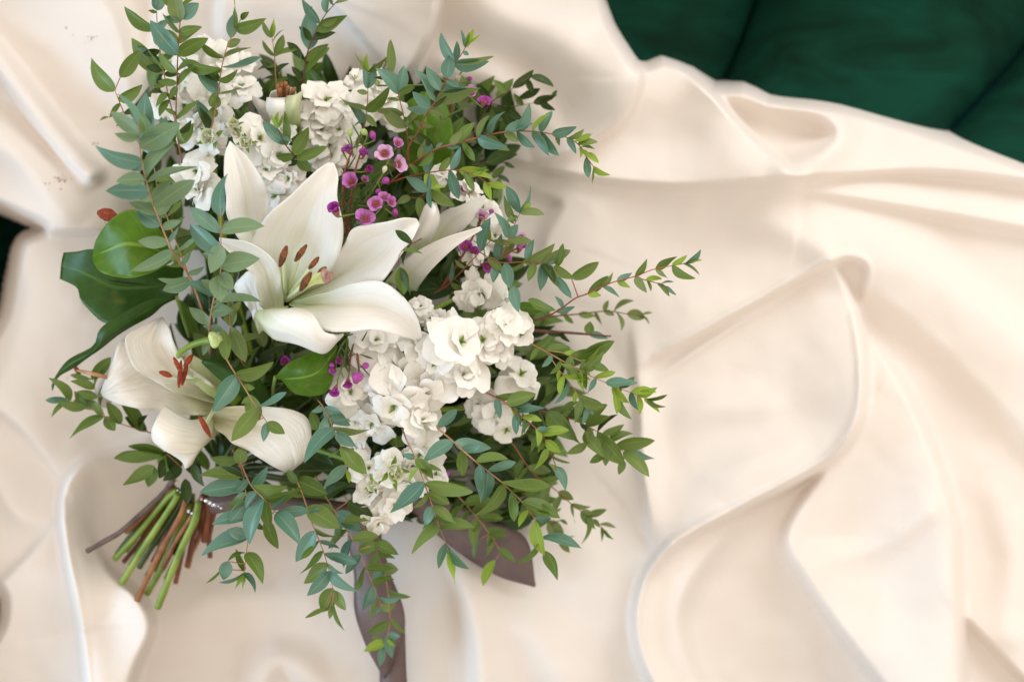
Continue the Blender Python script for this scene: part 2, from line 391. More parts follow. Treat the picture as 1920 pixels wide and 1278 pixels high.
# -- upper left: hemmed strap and overhanging lobe
ridge([(-60, 50, 2.0), (0, 122, 3.0), (60, 200, 3.0), (120, 275, 3.0), (168, 326, 2.6)], 24, 18, 3.2)
ridge([(-90, 330, 2.4), (0, 380, 2.6), (85, 428, 2.6), (190, 434, 2.2), (260, 440, 0)], 130, 5)
ridge([(-40, 250, 1.2), (40, 300, 1.3), (105, 380, 1.0), (150, 425, .2)], 60, 30)
ridge([(-60, 200, 1.2), (20, 260, 1.2), (140, 350, .4)], 18, 60)
ridge([(150, -60, 2.6), (215, 40, 2.4), (235, 140, 1.6), (240, 240, 0)], 25, 110)
ridge([(330, -60, 1.5), (300, 60, 1.4), (260, 200, .5)], 40, 30)
ridge([(40, 470, 2.0), (60, 560, 1.8), (20, 700, 1.2), (-40, 800, .8)], 120, 40)
# -- lower left: bright fold by the cut stems
ridge([(300, 815, 0), (220, 848, 2.0), (150, 872, 3.4), (116, 930, 3.8), (124, 1040, 3.6), (148, 1160, 3.2), (165, 1310, 3.2), (170, 1400, 3.2)], 50, 5)
ridge([(165, 1010, .4), (205, 1075, 3.0), (255, 1118, 4.8), (280, 1175, 5.6), (250, 1250, 5.8), (225, 1330, 5.6), (215, 1400, 5.6)], 8, 95)
ridge([(-40, 745, .6), (40, 800, 1.3), (108, 885, 1.0), (130, 920, .2)], 70, 7)
ridge([(-60, 1165, 1.2), (0, 1098, 1.5), (60, 1038, 1.5), (118, 968, .5)], 8, 80)
ridge([(-20, 880, .5), (30, 960, .9), (80, 985, .4)], 40, 18)
# -- top middle
ridge([(835, -120, 5), (818, -10, 5), (812, 30, 5), (796, 80, 4.6), (752, 150, 3.4), (690, 185, 1.0)], 5, 190)
ridge([(425, -90, 2.0), (415, 20, 2.0), (420, 90, 1.2)], 130, 8)
ridge([(850, -70, 3.0), (940, 20, 3.4), (1040, 70, 3.6), (1130, 150, 3.2), (1180, 200, 1.8)], 85, 70)
ridge([(840, 120, 1.0), (930, 150, 1.6), (1010, 215, 1.2), (1050, 270, .2)], 30, 50)
ridge([(1150, 40, 2.2), (1190, 110, 3.2), (1198, 165, 3.6), (1155, 235, 3.2), (1070, 285, 1.8), (1000, 305, .2)], 5, 95)
ridge([(1235, 100, 2.4), (1285, 135, 3.2), (1335, 180, 4.0), (1400, 250, 4.2), (1475, 317, 2.2), (1520, 330, .2)], 6, 105)
ridge([(1330, 165, 1.2), (1430, 190, 2.4), (1530, 208, 3.0), (1572, 245, 3.2), (1545, 285, 2.8), (1480, 312, 1.6)], 40, 26)
ridge([(960, 298, .5), (1080, 326, 1.8), (1250, 345, 2.3), (1400, 338, 2.3), (1560, 325, 2.4), (1750, 318, 2.2), (1990, 345, 2.2)], 75, 8)
ridge([(1430, 345, .3), (1620, 372, 1.6), (1790, 402, 1.9), (1990, 440, 1.8)], 46, 9)
ridge([(1000, 345, .5), (1060, 380, 1.3), (1030, 450, 1.0), (1010, 560, .2)], 110, 22)
ridge([(1100, 360, .4), (1330, 386, 1.2), (1490, 428, 1.6), (1610, 512, 1.8), (1760, 630, 1.8), (1990, 860, 1.8)], 120, 44)
ridge([(1620, 440, .4), (1760, 520, 1.4), (1900, 640, 1.5), (2010, 760, 1.4)], 34, 70)
# -- right: hem, long S-shaped fold, twin fold
ridge([(1175, 700, .2), (1230, 665, 1.0), (1300, 628, 1.8), (1420, 562, 2.0), (1540, 496, 2.1), (1596, 480, 2.0), (1630, 498, 1.5), (1625, 545, .8), (1600, 590, .1)], 120, 8)
ridge([(1215, 720, .1), (1290, 668, .7), (1390, 602, .7), (1480, 545, .3)], 7, 6)
ridge([(1560, 490, 1.2), (1602, 590, 3.4), (1616, 690, 4.6), (1606, 785, 4.8), (1548, 862, 4.6), (1400, 944, 4.0), (1290, 1000, 3.0), (1240, 1040, 1.0)], 9, 130)
ridge([(1310, 985, .3), (1255, 1018, 2.6), (1205, 1085, 2.6), (1190, 1165, 2.8), (1205, 1240, 2.8), (1250, 1330, 2.8), (1260, 1400, 2.8)], 40, 5)
ridge([(1385, 965, .2), (1330, 1030, 2.0), (1284, 1100, 3.0), (1268, 1170, 3.2), (1290, 1250, 3.2), (1335, 1340, 3.0), (1350, 1420, 3)], 20, 58)
ridge([(1610, 612, .4), (1690, 728, 3.2), (1752, 870, 4.4), (1783, 985, 4.8), (1788, 1100, 4.8), (1798, 1310, 4.6), (1800, 1400, 4.6)], 11, 115)
ridge([(1650, 735, .3), (1560, 870, 2.0), (1478, 1000, 3.0), (1515, 1085, 3.2), (1600, 1205, 3.2), (1690, 1320, 3.0), (1740, 1400, 3)], 95, 10)
ridge([(1560, 1050, .2), (1650, 1020, 1.0), (1740, 960, .8)], 30, 26)
ridge([(1188, 620, .2), (1200, 760, 1.2), (1205, 880, 1.8), (1226, 1010, .8), (1240, 1060, 0)], 30, 8)
ridge([(1240, 800, .2), (1330, 762, 1.3), (1450, 752, 1.0), (1570, 725, .2)], 34, 40)
ridge([(1280, 900, .2), (1400, 870, .9), (1520, 815, .3)], 26, 50)
ridge([(1790, 1130, .2), (1850, 1195, 1.8), (1940, 1290, 2.0), (2000, 1350, 2)], 80, 7)
ridge([(1850, 880, .3), (1900, 1020, 1.5), (1900, 1180, 1.2)], 60, 40)
# -- bottom
ridge([(830, 1020, .2), (868, 1100, 1.8), (895, 1200, 2.0), (905, 1330, 2.0)], 46, 26)
ridge([(470, 1330, 1.8), (515, 1240, 1.6), (580, 1270, 1.2), (640, 1350, 1.2)], 40, 30)
ridge([(920, 1120, .2), (1010, 1200, .9), (1080, 1320, .9)], 50, 40)
ridge([(980, 930, .2), (1090, 1020, .8), (1160, 1150, .5)], 40, 60)
ridge([(300, 1180, .3), (420, 1130, .8), (560, 1120, .4)], 40, 50)
# turned hems: a bead along the free edges
for pts, hh in (([(1230, 665, .2), (1300, 628, .5), (1420, 562, .6), (1540, 496, .6), (1596, 480, .6), (1626, 500, .5), (1622, 545, .3)], 1), ([(1600, 590, .2), (1614, 690, .5), (1604, 785, .6), (1546, 860, .6), (1400, 941, .6), (1290, 997, .5), (1255, 1018, .3)], 1),
                ([(1255, 1022, .3), (1209, 1087, .6), (1194, 1165, .6), (1209, 1240, .6), (1254, 1330, .6)], 1), ([(115, 930, .2), (128, 1040, .4), (152, 1160, .4), (168, 1310, .4)], 1)):
    ridge(pts, 8, 8, 4)
ridge([(-60, 50, -.3), (0, 122, -.3), (60, 200, -.3), (120, 275, -.3), (160, 318, -.2)], 5, 5, 2)
_k = np.clip((PX-850)/300, 0, 1); Z *= 1+.10*_k*_k*(3-2*_k)
_g = np.exp(-(np.arange(-4, 5)/1.25)**2/2); _g /= _g.sum()
Z = np.apply_along_axis(lambda v: np.convolve(np.pad(v, 4, 'edge'), _g, 'valid'), 0, Z)
Z = np.apply_along_axis(lambda v: np.convolve(np.pad(v, 4, 'edge'), _g, 'valid'), 1, Z)
# fine creasing
def vnoise(scale, seed):
    r = np.random.default_rng(seed); n = 64; g = r.uniform(-1, 1, (n, n))
    u = PX/scale + 20; v = PY/scale + 20; i = np.floor(u).astype(int); j = np.floor(v).astype(int)
    fu = u-i; fv = v-j; fu = fu*fu*(3-2*fu); fv = fv*fv*(3-2*fv)
    q = lambda a, b: g[a % n, b % n]
    return (q(i, j)*(1-fu)+q(i+1, j)*fu)*(1-fv)+(q(i, j+1)*(1-fu)+q(i+1, j+1)*fu)*fv
Z += 0.28*vnoise(170, 3)+0.19*vnoise(80, 4)+0.08*vnoise(36, 5)
# the bouquet presses the cloth down where it lies
Z -= 0.8*np.exp(-(((PX-560)/330)**2+((PY-560)/380)**2)**2)
# where the sofa shows, the cloth ends in a rolled edge
def poly_sd(poly, n=90):
    c = dense(poly, n); best = np.full(PX.shape, 1e9); ins = np.zeros(PX.shape, bool)
    for a, b in zip(c, np.roll(c, -1, axis=0)):
        dx, dy = b[0]-a[0], b[1]-a[1]; L2 = dx*dx+dy*dy+1e-9
        t = np.clip(((PX-a[0])*dx+(PY-a[1])*dy)/L2, 0, 1)
        best = np.minimum(best, np.hypot(PX-a[0]-t*dx, PY-a[1]-t*dy))
        k = ((a[1] > PY) != (b[1] > PY))
        xi = a[0]+(PY-a[1])*dx/(dy if abs(dy) > 1e-9 else 1e-9)
        ins ^= k & (PX < xi)
    return np.where(ins, best, -best)
GAPS = [[(1085, -160), (1122, -30), (1148, 55), (1194, 128), (1240, 113), (1300, 132), (1337, 166), (1400, 165), (1446, 187), (1600, 207), (1780, 262), (1950, 325), (2100, 400), (2200, 100), (2100, -260), (1600, -300)],
        [(-70, 362), (30, 398), (86, 429), (42, 455), (24, 520), (4, 600), (-40, 650), (-80, 560), (-90, 440)],
        [(-60, 1085), (-25, 1088), (3, 1110), (9, 1140), (0, 1180), (-30, 1215), (-70, 1180)]]
cut = np.zeros(PX.shape, bool)
for g in GAPS:
    sd = poly_sd(g)
    Z -= 2.2*np.clip((sd+16)/16, 0, 1)**2 + 0.5*np.clip(sd, 0, 60)
    cut |= sd > 14
Zc = Z
kk = 36.0/FOC*(CAM_H-Zc*.01)/1920.0
VX = (PX-960)*kk; VY = -(PY-639)*kk
ny, nx = PX.shape
verts = np.stack([VX, VY, Zc*.01], -1).reshape(-1, 3)
ii, jj = np.meshgrid(np.arange(ny-1), np.arange(nx-1), indexing='ij')
keep = ~(cut[:-1, :-1] & cut[1:, 1:] & cut[:-1, 1:] & cut[1:, :-1])
ii = ii[keep]; jj = jj[keep]
faces = np.stack([ii*nx+jj, (ii+1)*nx+jj, (ii+1)*nx+jj+1, ii*nx+jj+1], -1)
used = np.unique(faces); remap = np.full(ny*nx, -1); remap[used] = np.arange(len(used))
faces = remap[faces]; verts = verts[used]
cm = bpy.data.meshes.new('draped_cloth')
cm.vertices.add(len(verts)); cm.vertices.foreach_set('co', verts.ravel())
cm.loops.add(faces.size); cm.loops.foreach_set('vertex_index', faces.ravel().astype(np.int32))
cm.polygons.add(len(faces)); cm.polygons.foreach_set('loop_start', np.arange(0, faces.size, 4, dtype=np.int32))
cm.update(calc_edges=True); cm.validate()
cm.polygons.foreach_set('use_smooth', [True]*len(cm.polygons))
cloth = link('draped_cloth', cm, M['cloth'])
tag(cloth, 'rumpled cream cloth with deep folds spread under the bouquet', 'cloth')
def cloth_z(px, py):
    i = int(np.clip((py-gy[0])/STEP, 0, ny-1)); j = int(np.clip((px-gx[0])/STEP, 0, nx-1)); return float(Z[i, j])

# stitching line along the strap hem
SOFA_Z = -1.2
sofa = thing('velvet_sofa', W(1500, 100, -8), 'dark green velvet sofa with padded channels behind the cloth', 'sofa')
seams = [[(1020, -260), (960, -60), (900, 120), (840, 330), (800, 460)],
         [(1480, -180), (1424, -20), (1388, 80), (1338, 190), (1270, 330), (1200, 460)],
         [(2060, -160), (1935, 62), (1868, 150), (1765, 262), (1690, 340), (1560, 460)],
         [(2460, 0), (2330, 160), (2230, 280), (2110, 400), (1960, 520)]]
for a, b in zip(seams[:-1], seams[1:]):
    A = dense(a, 9); B = dense(b, 9); rails = []
    for f, z in ((0.0, -9), (0.008, -6.2), (0.045, -4.6), (0.12, -2.6), (0.25, -1.1), (0.5, -0.6), (0.75, -1.1), (0.88, -2.6), (0.955, -4.6), (0.992, -6.2), (1.0, -9)):
        rails.append([(x0+(x1-x0)*f, y0+(y1-y0)*f, z-1.8) for (x0, y0, _), (x1, y1, _) in zip(A, B)])
    loft('padded_channel', rails, M['velvet'], sofa, nu=40, nv=60, thick=0, wave=.0)
sp = [[(-340, y, 10), (-250, y, 4), (-200, y, -12), (-100, y, -18), (60, y, -17), (200, y, -13), (700, y, -8), (1400, y, -9.5), (2100, y, -10)] for y in (-200, 300, 700, 1100, 1500)]  # seat; its unseen left edge is raised to keep world light out of the gap
sp = [[(x, -260, 9) for x, _, _ in sp[0]]]+sp+[[(x, 1600, 9) for x, _, _ in sp[0]]]  # unseen rims at both ends, added to block light under the cloth
loft('seat_with_blocker_rim', sp, M['velvet'], sofa, nu=60, nv=50, thick=0.0)

# ------------------------------------------------------------------ ribbon
rib = thing('satin_ribbon', W(650, 960, 3), 'mauve brown satin ribbon trailing from under the bouquet', 'ribbon')
loft('ribbon_tail', [[(655, 960, 4), (652, 1010, 3.6), (664, 1080, 3.4), (664, 1140, 3.6), (684, 1205, 3.4), (718, 1268, 3.0)],
                     [(685, 960, 4), (690, 1010, 4.2), (705, 1080, 4.2), (715, 1140, 4.6), (722, 1200, 4.2), (722, 1272, 3.0)],
                     [(720, 960, 4), (716, 1010, 3.6), (734, 1080, 3.6), (757, 1140, 4.2), (756, 1195, 3.8), (728, 1262, 3.0)]], M['ribbon'], rib, nu=30, nv=9, thick=.0004, wave=.001)
loft('ribbon_tail', [[(735, 1130, 2.2), (722, 1190, 2.0), (712, 1250, 2.2), (715, 1340, 2.2)], [(748, 1140, 2.6), (742, 1200, 2.8), (738, 1260, 2.8), (740, 1340, 2.6)],
                     [(758, 1150, 2.2), (760, 1200, 2.2), (762, 1260, 2.4), (768, 1340, 2.2)]], M['ribbon'], rib, nu=18, nv=7, thick=.0004)
loft('ribbon_tail', [[(740, 935, 4.2), (800, 985, 3.6), (860, 1035, 3.2), (930, 1078, 2.8), (1002, 1100, 2.2)],
                     [(770, 930, 5.0), (840, 980, 4.6), (900, 1015, 4.2), (960, 1050, 3.6), (1004, 1098, 2.4)],
                     [(800, 925, 4.2), (880, 955, 3.8), (950, 985, 3.6), (990, 1015, 3.0), (1004, 1096, 2.3)]], M['ribbon'], rib, nu=26, nv=9, thick=.0004, wave=.0015)
loft('ribbon_band', [[(390, 930, 6.5), (450, 922, 7.4), (520, 925, 7.0), (600, 935, 6.2), (690, 945, 5)],
                     [(392, 948, 7.2), (450, 940, 8.0), (520, 941, 7.6), (600, 950, 6.8), (690, 960, 5.4)],
                     [(396, 964, 6.3), (450, 956, 7.2), (520, 956, 6.8), (600, 964, 6.0), (690, 975, 4.8)]], M['ribbon'], rib, nu=22, nv=7, thick=.0004, wave=.001)
loft('ribbon_loop', [[(300, 640, 6), (240, 640, 8), (205, 690, 8.0), (165, 752, 5.2)], [(310, 670, 5), (260, 670, 7), (222, 700, 7.4), (180, 760, 5.0)],
                     [(320, 700, 4), (280, 700, 5), (238, 720, 5.6), (200, 765, 4.4)]], M['organza'], rib, nu=16, nv=9, thick=.0003, wave=.001)

# ------------------------------------------------------------------ cut stems
bun = thing('stem_bundle', W(340, 980, 2), 'tied bundle of cut green and brown flower stems lying on the cloth', 'stems')
stems = [([(700, 560, 6.5), (620, 650, 5.6), (420, 830, 5.2), (325, 890, 4.6), (238, 944, 4.0)], 10, 'bark'),
         ([(720, 620, 6.2), (650, 680, 5.4), (500, 870, 4.0), (385, 985, 3.2)], 12, 'stem_green'),
         ([(720, 640, 6.6), (700, 690, 6.2), (560, 900, 5.0), (420, 1115, 4.0)], 12, 'stem_green'),
         ([(740, 650, 6.0), (710, 720, 5.6), (600, 900, 4.2), (515, 1030, 3.4)], 11, 'stem_dark'),
         ([(770, 650, 6.6), (740, 750, 6.2), (620, 960, 5.2), (497, 1215, 4.2)], 12, 'stem_brown'),
         ([(850, 650, 6.8), (790, 760, 6.4), (700, 900, 5.6), (640, 1030, 4.8)], 9, 'stem_brown'),
         ([(830, 680, 6.8), (810, 780, 6.6), (730, 960, 5.6), (612, 1245, 4.2)], 13, 'stem_green'),
         ([(850, 680, 6.0), (840, 740, 5.6), (800, 900, 4.4), (768, 1025, 3.4)], 9, 'stem_red'),
         ([(880, 680, 6.4), (880, 740, 6.0), (870, 820, 5.4), (860, 890, 4.6)], 12, 'stem_red'),
         ([(910, 690, 6.0), (905, 740, 5.4), (890, 810, 4.8), (880, 875, 4.0)], 11, 'stem_red'),
         ([(790, 700, 5.4), (760, 820, 4.6), (730, 980, 3.4), (708, 1112, 2.6)], 9, 'stem_red'),
         ([(780, 700, 5.6), (700, 880, 4.6), (620, 1040, 3.4), (556, 1172, 2.8)], 12, 'stem_green'),
         ([(690, 620, 5.2), (600, 730, 4.4), (470, 870, 3.4), (398, 965, 2.8)], 12, 'stem_dark'),
         ([(760, 700, 4.6), (680, 860, 3.8), (600, 1000, 2.8), (560, 1075, 2.4)], 12, 'stem_dark'),
         ([(700, 600, 5.8), (640, 650, 5.4), (540, 750, 4.6), (440, 840, 4.2)], 12, 'stem_brown'),
         ([(800, 690, 5.0), (770, 860, 4.0), (700, 1010, 3.2), (660, 1090, 2.6)], 10, 'stem_brown'),
         ([(690, 640, 4.8), (600, 790, 3.6), (540, 900, 2.8), (470, 1020, 2.4)], 11, 'stem_green'),
         ([(860, 690, 5.0), (830, 860, 4.0), (800, 960, 3.2), (775, 1030, 2.8)], 9, 'stem_brown')]
for k in range(22):
    x = random.uniform(660, 880); e = random.uniform(.2, 1); dx = (x-760)*1.1-150*e
    stems.append(([(x, 640, random.uniform(4, 5.5)), (x+dx*.3, 760, random.uniform(3.4, 4.6)), (x+dx*.7+random.uniform(-12, 12), 760+160*e, 3), (x+dx*1.15, 780+290*e, random.uniform(2.0, 2.8))], random.uniform(7, 12), random.choice(['stem_dark', 'stem_green', 'stem_red', 'stem_brown', 'stem_dark'])))
for pts, r, mm in stems:
    r *= .352*MM*1.62
    pts = [(x+random.uniform(-7, 7), y+random.uniform(-5, 5), z) if 0 < i < len(pts)-1 else (x, y, z) for i, (x, y, z) in enumerate(pts)]
    rr = [r*random.uniform(.90, 1.06)*(1.22 if random.random() < .12 else 1) for _ in range(14)]; rr[-1] = r
    o = tube('stem', [W(*p, v='B1') for p in pts], rr, M[mm], bun, n=10, samples=34)
    e0, e1 = W(*pts[-2], v='B1'), W(*pts[-1], v='B1'); ax = (e1-e0).normalized()
    dv = [Vector((0, 0, .0006))]+[Vector((.9*r*random.uniform(.9, 1.05)*math.cos(k*math.pi/5), .9*r*math.sin(k*math.pi/5), 0)) for k in range(10)]
    dm = mesh('cut_end', dv, [(0, k+1, (k+1) % 10+1) for k in range(10)])
    link('cut_end', dm, M['stem_cut'], o, Matrix.Translation(e1+ax*.0004) @ ax.to_track_quat('Z', 'Y').to_matrix().to_4x4())
# rhinestones of the binding band
def gem_mesh():
    V = []; n = 8
    for rr, z in ((.35, .62), (1.0, .12), (0.05, -.8)):
        for k in range(n): V.append((rr*math.cos(2*math.pi*(k+.5*(rr < 1))/n), rr*math.sin(2*math.pi*(k+.5*(rr < 1))/n), z))
    F = [tuple(range(n))] + [(i*n+k, (i+1)*n+k, (i+1)*n+(k+1) % n, i*n+(k+1) % n) for i in range(2) for k in range(n)]
    return mesh('rhinestone', V, F, smooth=False)
gm = gem_mesh()
for x, y in ((722, 622), (734, 632), (776, 580), (780, 735), (792, 742), (868, 676), (884, 690), (900, 684), (918, 698), (936, 704), (952, 714), (905, 702), (846, 668)):
    q = W(x+random.uniform(-4, 4), y+random.uniform(-4, 4), 8.0+random.uniform(0, .3), 'B1')
    s = random.uniform(.0010, .0019)
    link('rhinestone', gm, M['gem'], bun, frame(q, Vector((random.uniform(-1, 1), random.uniform(-1, 1), random.uniform(-.4, .4))), Vector((0, 0, 1)), random.uniform(-.5, .5), (s, s, s)))
# ------------------------------------------------------------------ lilies
def ellipsoid(name, a, b, rad, mat, parent, flat=0.7, groove=True, n=12, m=10):
    """Elongated body between two places, with a lengthwise groove (an anther)."""
    V = []; F = []; ax = (b-a); L = ax.length
    for i in range(m):
        t = i/(m-1); r = rad*math.sin(math.pi*(0.06+0.88*t))**.7
        for k in range(n):
            an = 2*math.pi*k/n; q = r*(1-.28*max(0, math.cos(an))**6*(1 if groove else 0))
            q *= random.uniform(.9, 1.1); V.append((t*L, q*math.sin(an), q*flat*math.cos(an)+.12*rad*math.sin(3*t+1)))
    F = [(i*n+k, i*n+(k+1) % n, (i+1)*n+(k+1) % n, (i+1)*n+k) for i in range(m-1) for k in range(n)]
    F += [tuple(range(n))[::-1], tuple(range((m-1)*n, m*n))]
    me = mesh(name, V, F)
    return link(name, me, mat, parent, frame(a, ax, Vector((0, 0, 1))))
def stamen(parent, base, pts, a, b, mat, view, rad=4.2, rootmat='filament'):
    P = [W(*base, v=view)]+[W(*q, v=view) for q in pts]+[(W(*a, v=view)+W(*b, v=view))/2]
    f = tube('stamen', P, [.0018, .0016, .0012], M[rootmat], parent, n=7, samples=16)
    ellipsoid('anther', W(*a, v=view), W(*b, v=view), rad*VIEWS[view][2]*MM*3, mat, f)
    return f

L1 = thing('lily', W(385, 880, 9, 'V4'), 'large open white lily with brown anthers at the centre of the bouquet', 'lily', 'white lilies in the bouquet')
P1 = [
 ('petal', [[(300, 720, 12), (110, 520, 15.2), (66, 330, 17.2), (60, 130, 17.6), (86, 44, 17)],
            [(340, 760, 11.5), (190, 490, 13.8), (165, 310, 15.6), (122, 140, 16.8), (91, 43, 17)],
            [(372, 740, 12), (304, 440, 14.4), (276, 280, 16), (186, 132, 17), (96, 48, 17)]]),
 ('petal', [[(300, 965, 10.5), (240, 900, 13.2), (215, 765, 15.0), (140, 690, 16.2), (40, 590, 16.4)],
            [(330, 950, 10), (300, 860, 12.4), (262, 740, 14.6), (170, 640, 16.0), (35, 575, 16.4)],
            [(376, 925, 10.5), (368, 820, 13.4), (330, 688, 15.8), (200, 588, 17.0), (32, 556, 16.6)]]),
 ('petal', [[(244, 1068, 8), (205, 960, 10), (150, 880, 11.4), (108, 822, 12)],
            [(262, 1050, 9), (225, 900, 11), (180, 810, 12.4), (125, 790, 12)],
            [(300, 1020, 9), (260, 880, 11.8), (220, 740, 13.6), (180, 735, 13)]]),
 ('petal', [[(362, 905, 10.5), (258, 720, 13.2), (208, 575, 15.6), (296, 432, 17.4), (430, 312, 18.4), (545, 205, 18.2), (612, 154, 17)],
            [(385, 890, 10), (396, 720, 12.4), (436, 560, 14.4), (492, 430, 15.8), (562, 300, 16.8), (628, 156, 16.8)],
            [(405, 885, 10.5), (560, 790, 13.4), (662, 668, 15.2), (692, 500, 17.0), (657, 340, 17.9), (664, 230, 17.5), (644, 160, 16.8)]]),
 ('petal', [[(415, 872, 10.5), (590, 745, 13), (690, 598, 15.6), (756, 505, 17.4), (925, 472, 18.4), (1010, 452, 18.8), (1078, 452, 17.4)],
            [(415, 876, 10), (600, 795, 12.2), (770, 680, 14.2), (890, 600, 15.8), (1000, 528, 17.2), (1090, 466, 17.2)],
            [(425, 884, 10.5), (650, 835, 13.4), (800, 808, 15.6), (892, 792, 17.2), (980, 672, 18), (1060, 562, 18), (1098, 488, 17)]]),
 ('petal', [[(420, 890, 11), (560, 858, 14), (740, 800, 16.2), (880, 786, 18), (1000, 860, 18.6), (1082, 980, 17.4), (1113, 1085, 15.4)],
            [(412, 900, 10.5), (560, 915, 13.6), (720, 912, 15.8), (880, 925, 16.8), (1000, 975, 16.8), (1070, 1038, 16), (1109, 1092, 15.2)],
            [(404, 912, 11), (500, 955, 14.6), (590, 1045, 17.2), (720, 1054, 18.2), (850, 1042, 18.2), (980, 1076, 16.6), (1092, 1098, 15)]]),
 ('petal', [[(400, 920, 12), (395, 935, 14), (450, 930, 16.8), (530, 962, 18), (582, 1050, 18.6), (640, 1070, 17.6), (690, 1065, 16)],
            [(300, 935, 13.6), (320, 945, 16), (430, 960, 18.6), (530, 1010, 19.2), (588, 1072, 18.6), (645, 1086, 17.6), (691, 1067, 16)],
            [(224, 958, 13.6), (300, 1020, 17), (420, 1050, 18.8), (530, 1095, 18.6), (594, 1122, 17.6), (648, 1100, 17.2), (692, 1069, 15.9)],
            [(252, 1030, 12.6), (330, 1096, 14.6), (450, 1122, 16), (540, 1160, 16), (600, 1168, 15.4), (655, 1112, 15.8), (693, 1072, 15.7)]])]
for i, (nm, r) in enumerate(P1):
    loft(nm, r, M['lily'], L1, nu=40, nv=21, view='V4', thick=.0011, groove=.0012, wave=.0026, seed=i, wn=4)
B = (388, 880, 10)
stamen(L1, B, [(380, 790, 15)], (392, 598, 19.8), (352, 712, 19.6), M['anther'], 'V4', 6.4)
stamen(L1, B, [(420, 770, 15)], (498, 592, 19.2), (434, 682, 19.4), M['anther'], 'V4', 5.4)
stamen(L1, B, [(450, 800, 15)], (562, 658, 18.9), (508, 722, 19.3), M['anther'], 'V4', 5.0)
stamen(L1, B, [(430, 850, 15)], (522, 738, 20.6), (460, 840, 20.2), M['anther'], 'V4', 6.6)
stamen(L1, B, [(460, 840, 14)], (603, 712, 17.6), (556, 745, 17.6), M['anther'], 'V4', 4.8)
stamen(L1, B, [(450, 850, 14)], (556, 768, 17.9), (524, 806, 17.9), M['anther'], 'V4', 4.6)
pis = tube('pistil', [W(390, 880, 10, 'V4'), W(450, 835, 14, 'V4'), W(530, 782, 18, 'V4'), W(592, 765, 20, 'V4')], [.0030, .0030, .0034, .0046], M['style'], L1, n=10, samples=20)
def stigma(parent, c, s, mat):
    V = []; F = []; n = 18
    for i, (rr, z) in enumerate(((.35, -.8), (.85, -.35), (1.0, .1), (.8, .45), (.35, .5), (.02, .38))):
        for k in range(n):
            a = 2*math.pi*k/n; q = rr*(1+.28*math.cos(3*a)*min(1, .4+rr)); V.append((q*math.cos(a)*s, q*math.sin(a)*s, z*s))
    F = [(i*n+k, i*n+(k+1) % n, (i+1)*n+(k+1) % n, (i+1)*n+k) for i in range(5) for k in range(n)]
    return link('stigma', mesh('stigma', V, F), mat, parent, frame(c, Vector((.35, .1, -.6)), Vector((.7, .2, .6))))
stigma(pis, W(606, 758, 20.4, 'V4'), .0052, M['stigma'])

L2 = thing('lily', W(960, 800, 8, 'V4'), 'half hidden white lily with narrow pointed petals beside the pink flowers', 'lily', 'white lilies in the bouquet')
for i, r in enumerate([
  [[(915, 790, 8.5), (1000, 692, 12), (1110, 612, 14.4), (1250, 550, 15.6), (1420, 498, 15.8)],
   [(985, 810, 8.5), (1070, 722, 12.2), (1170, 640, 14.2), (1290, 570, 15.2), (1428, 504, 15.7)],
   [(1085, 838, 8.5), (1104, 800, 11), (1186, 700, 13.6), (1310, 590, 15.2), (1432, 512, 15.6)]],
  [[(990, 640, 10), (1045, 570, 13), (1090, 480, 15), (1125, 390, 16.2), (1160, 358, 16.4)],
   [(1060, 620, 11.5), (1110, 545, 14.6), (1150, 470, 16.2), (1172, 410, 16.9), (1170, 366, 16.5)],
   [(1110, 610, 11), (1165, 560, 13), (1200, 480, 14.8), (1202, 430, 15.6), (1184, 372, 16.2)]],
  [[(1130, 600, 10.5), (1195, 440, 12.4), (1310, 385, 14), (1440, 328, 14.6)],
   [(1180, 590, 10.5), (1262, 470, 12.6), (1350, 405, 14), (1447, 334, 14.6)],
   [(1230, 585, 10.5), (1345, 500, 13), (1405, 420, 14.2), (1452, 346, 14.4)]]]):
    loft('petal', r, M['lily'], L2, nu=26, nv=13, view='V4', thick=.001, wave=.0012, seed=20+i, wn=3)
stamen(L2, (1100, 640, 10), [(1150, 560, 12)], (1188, 425, 13.6), (1200, 405, 14), M['anther'], 'V4', 5)

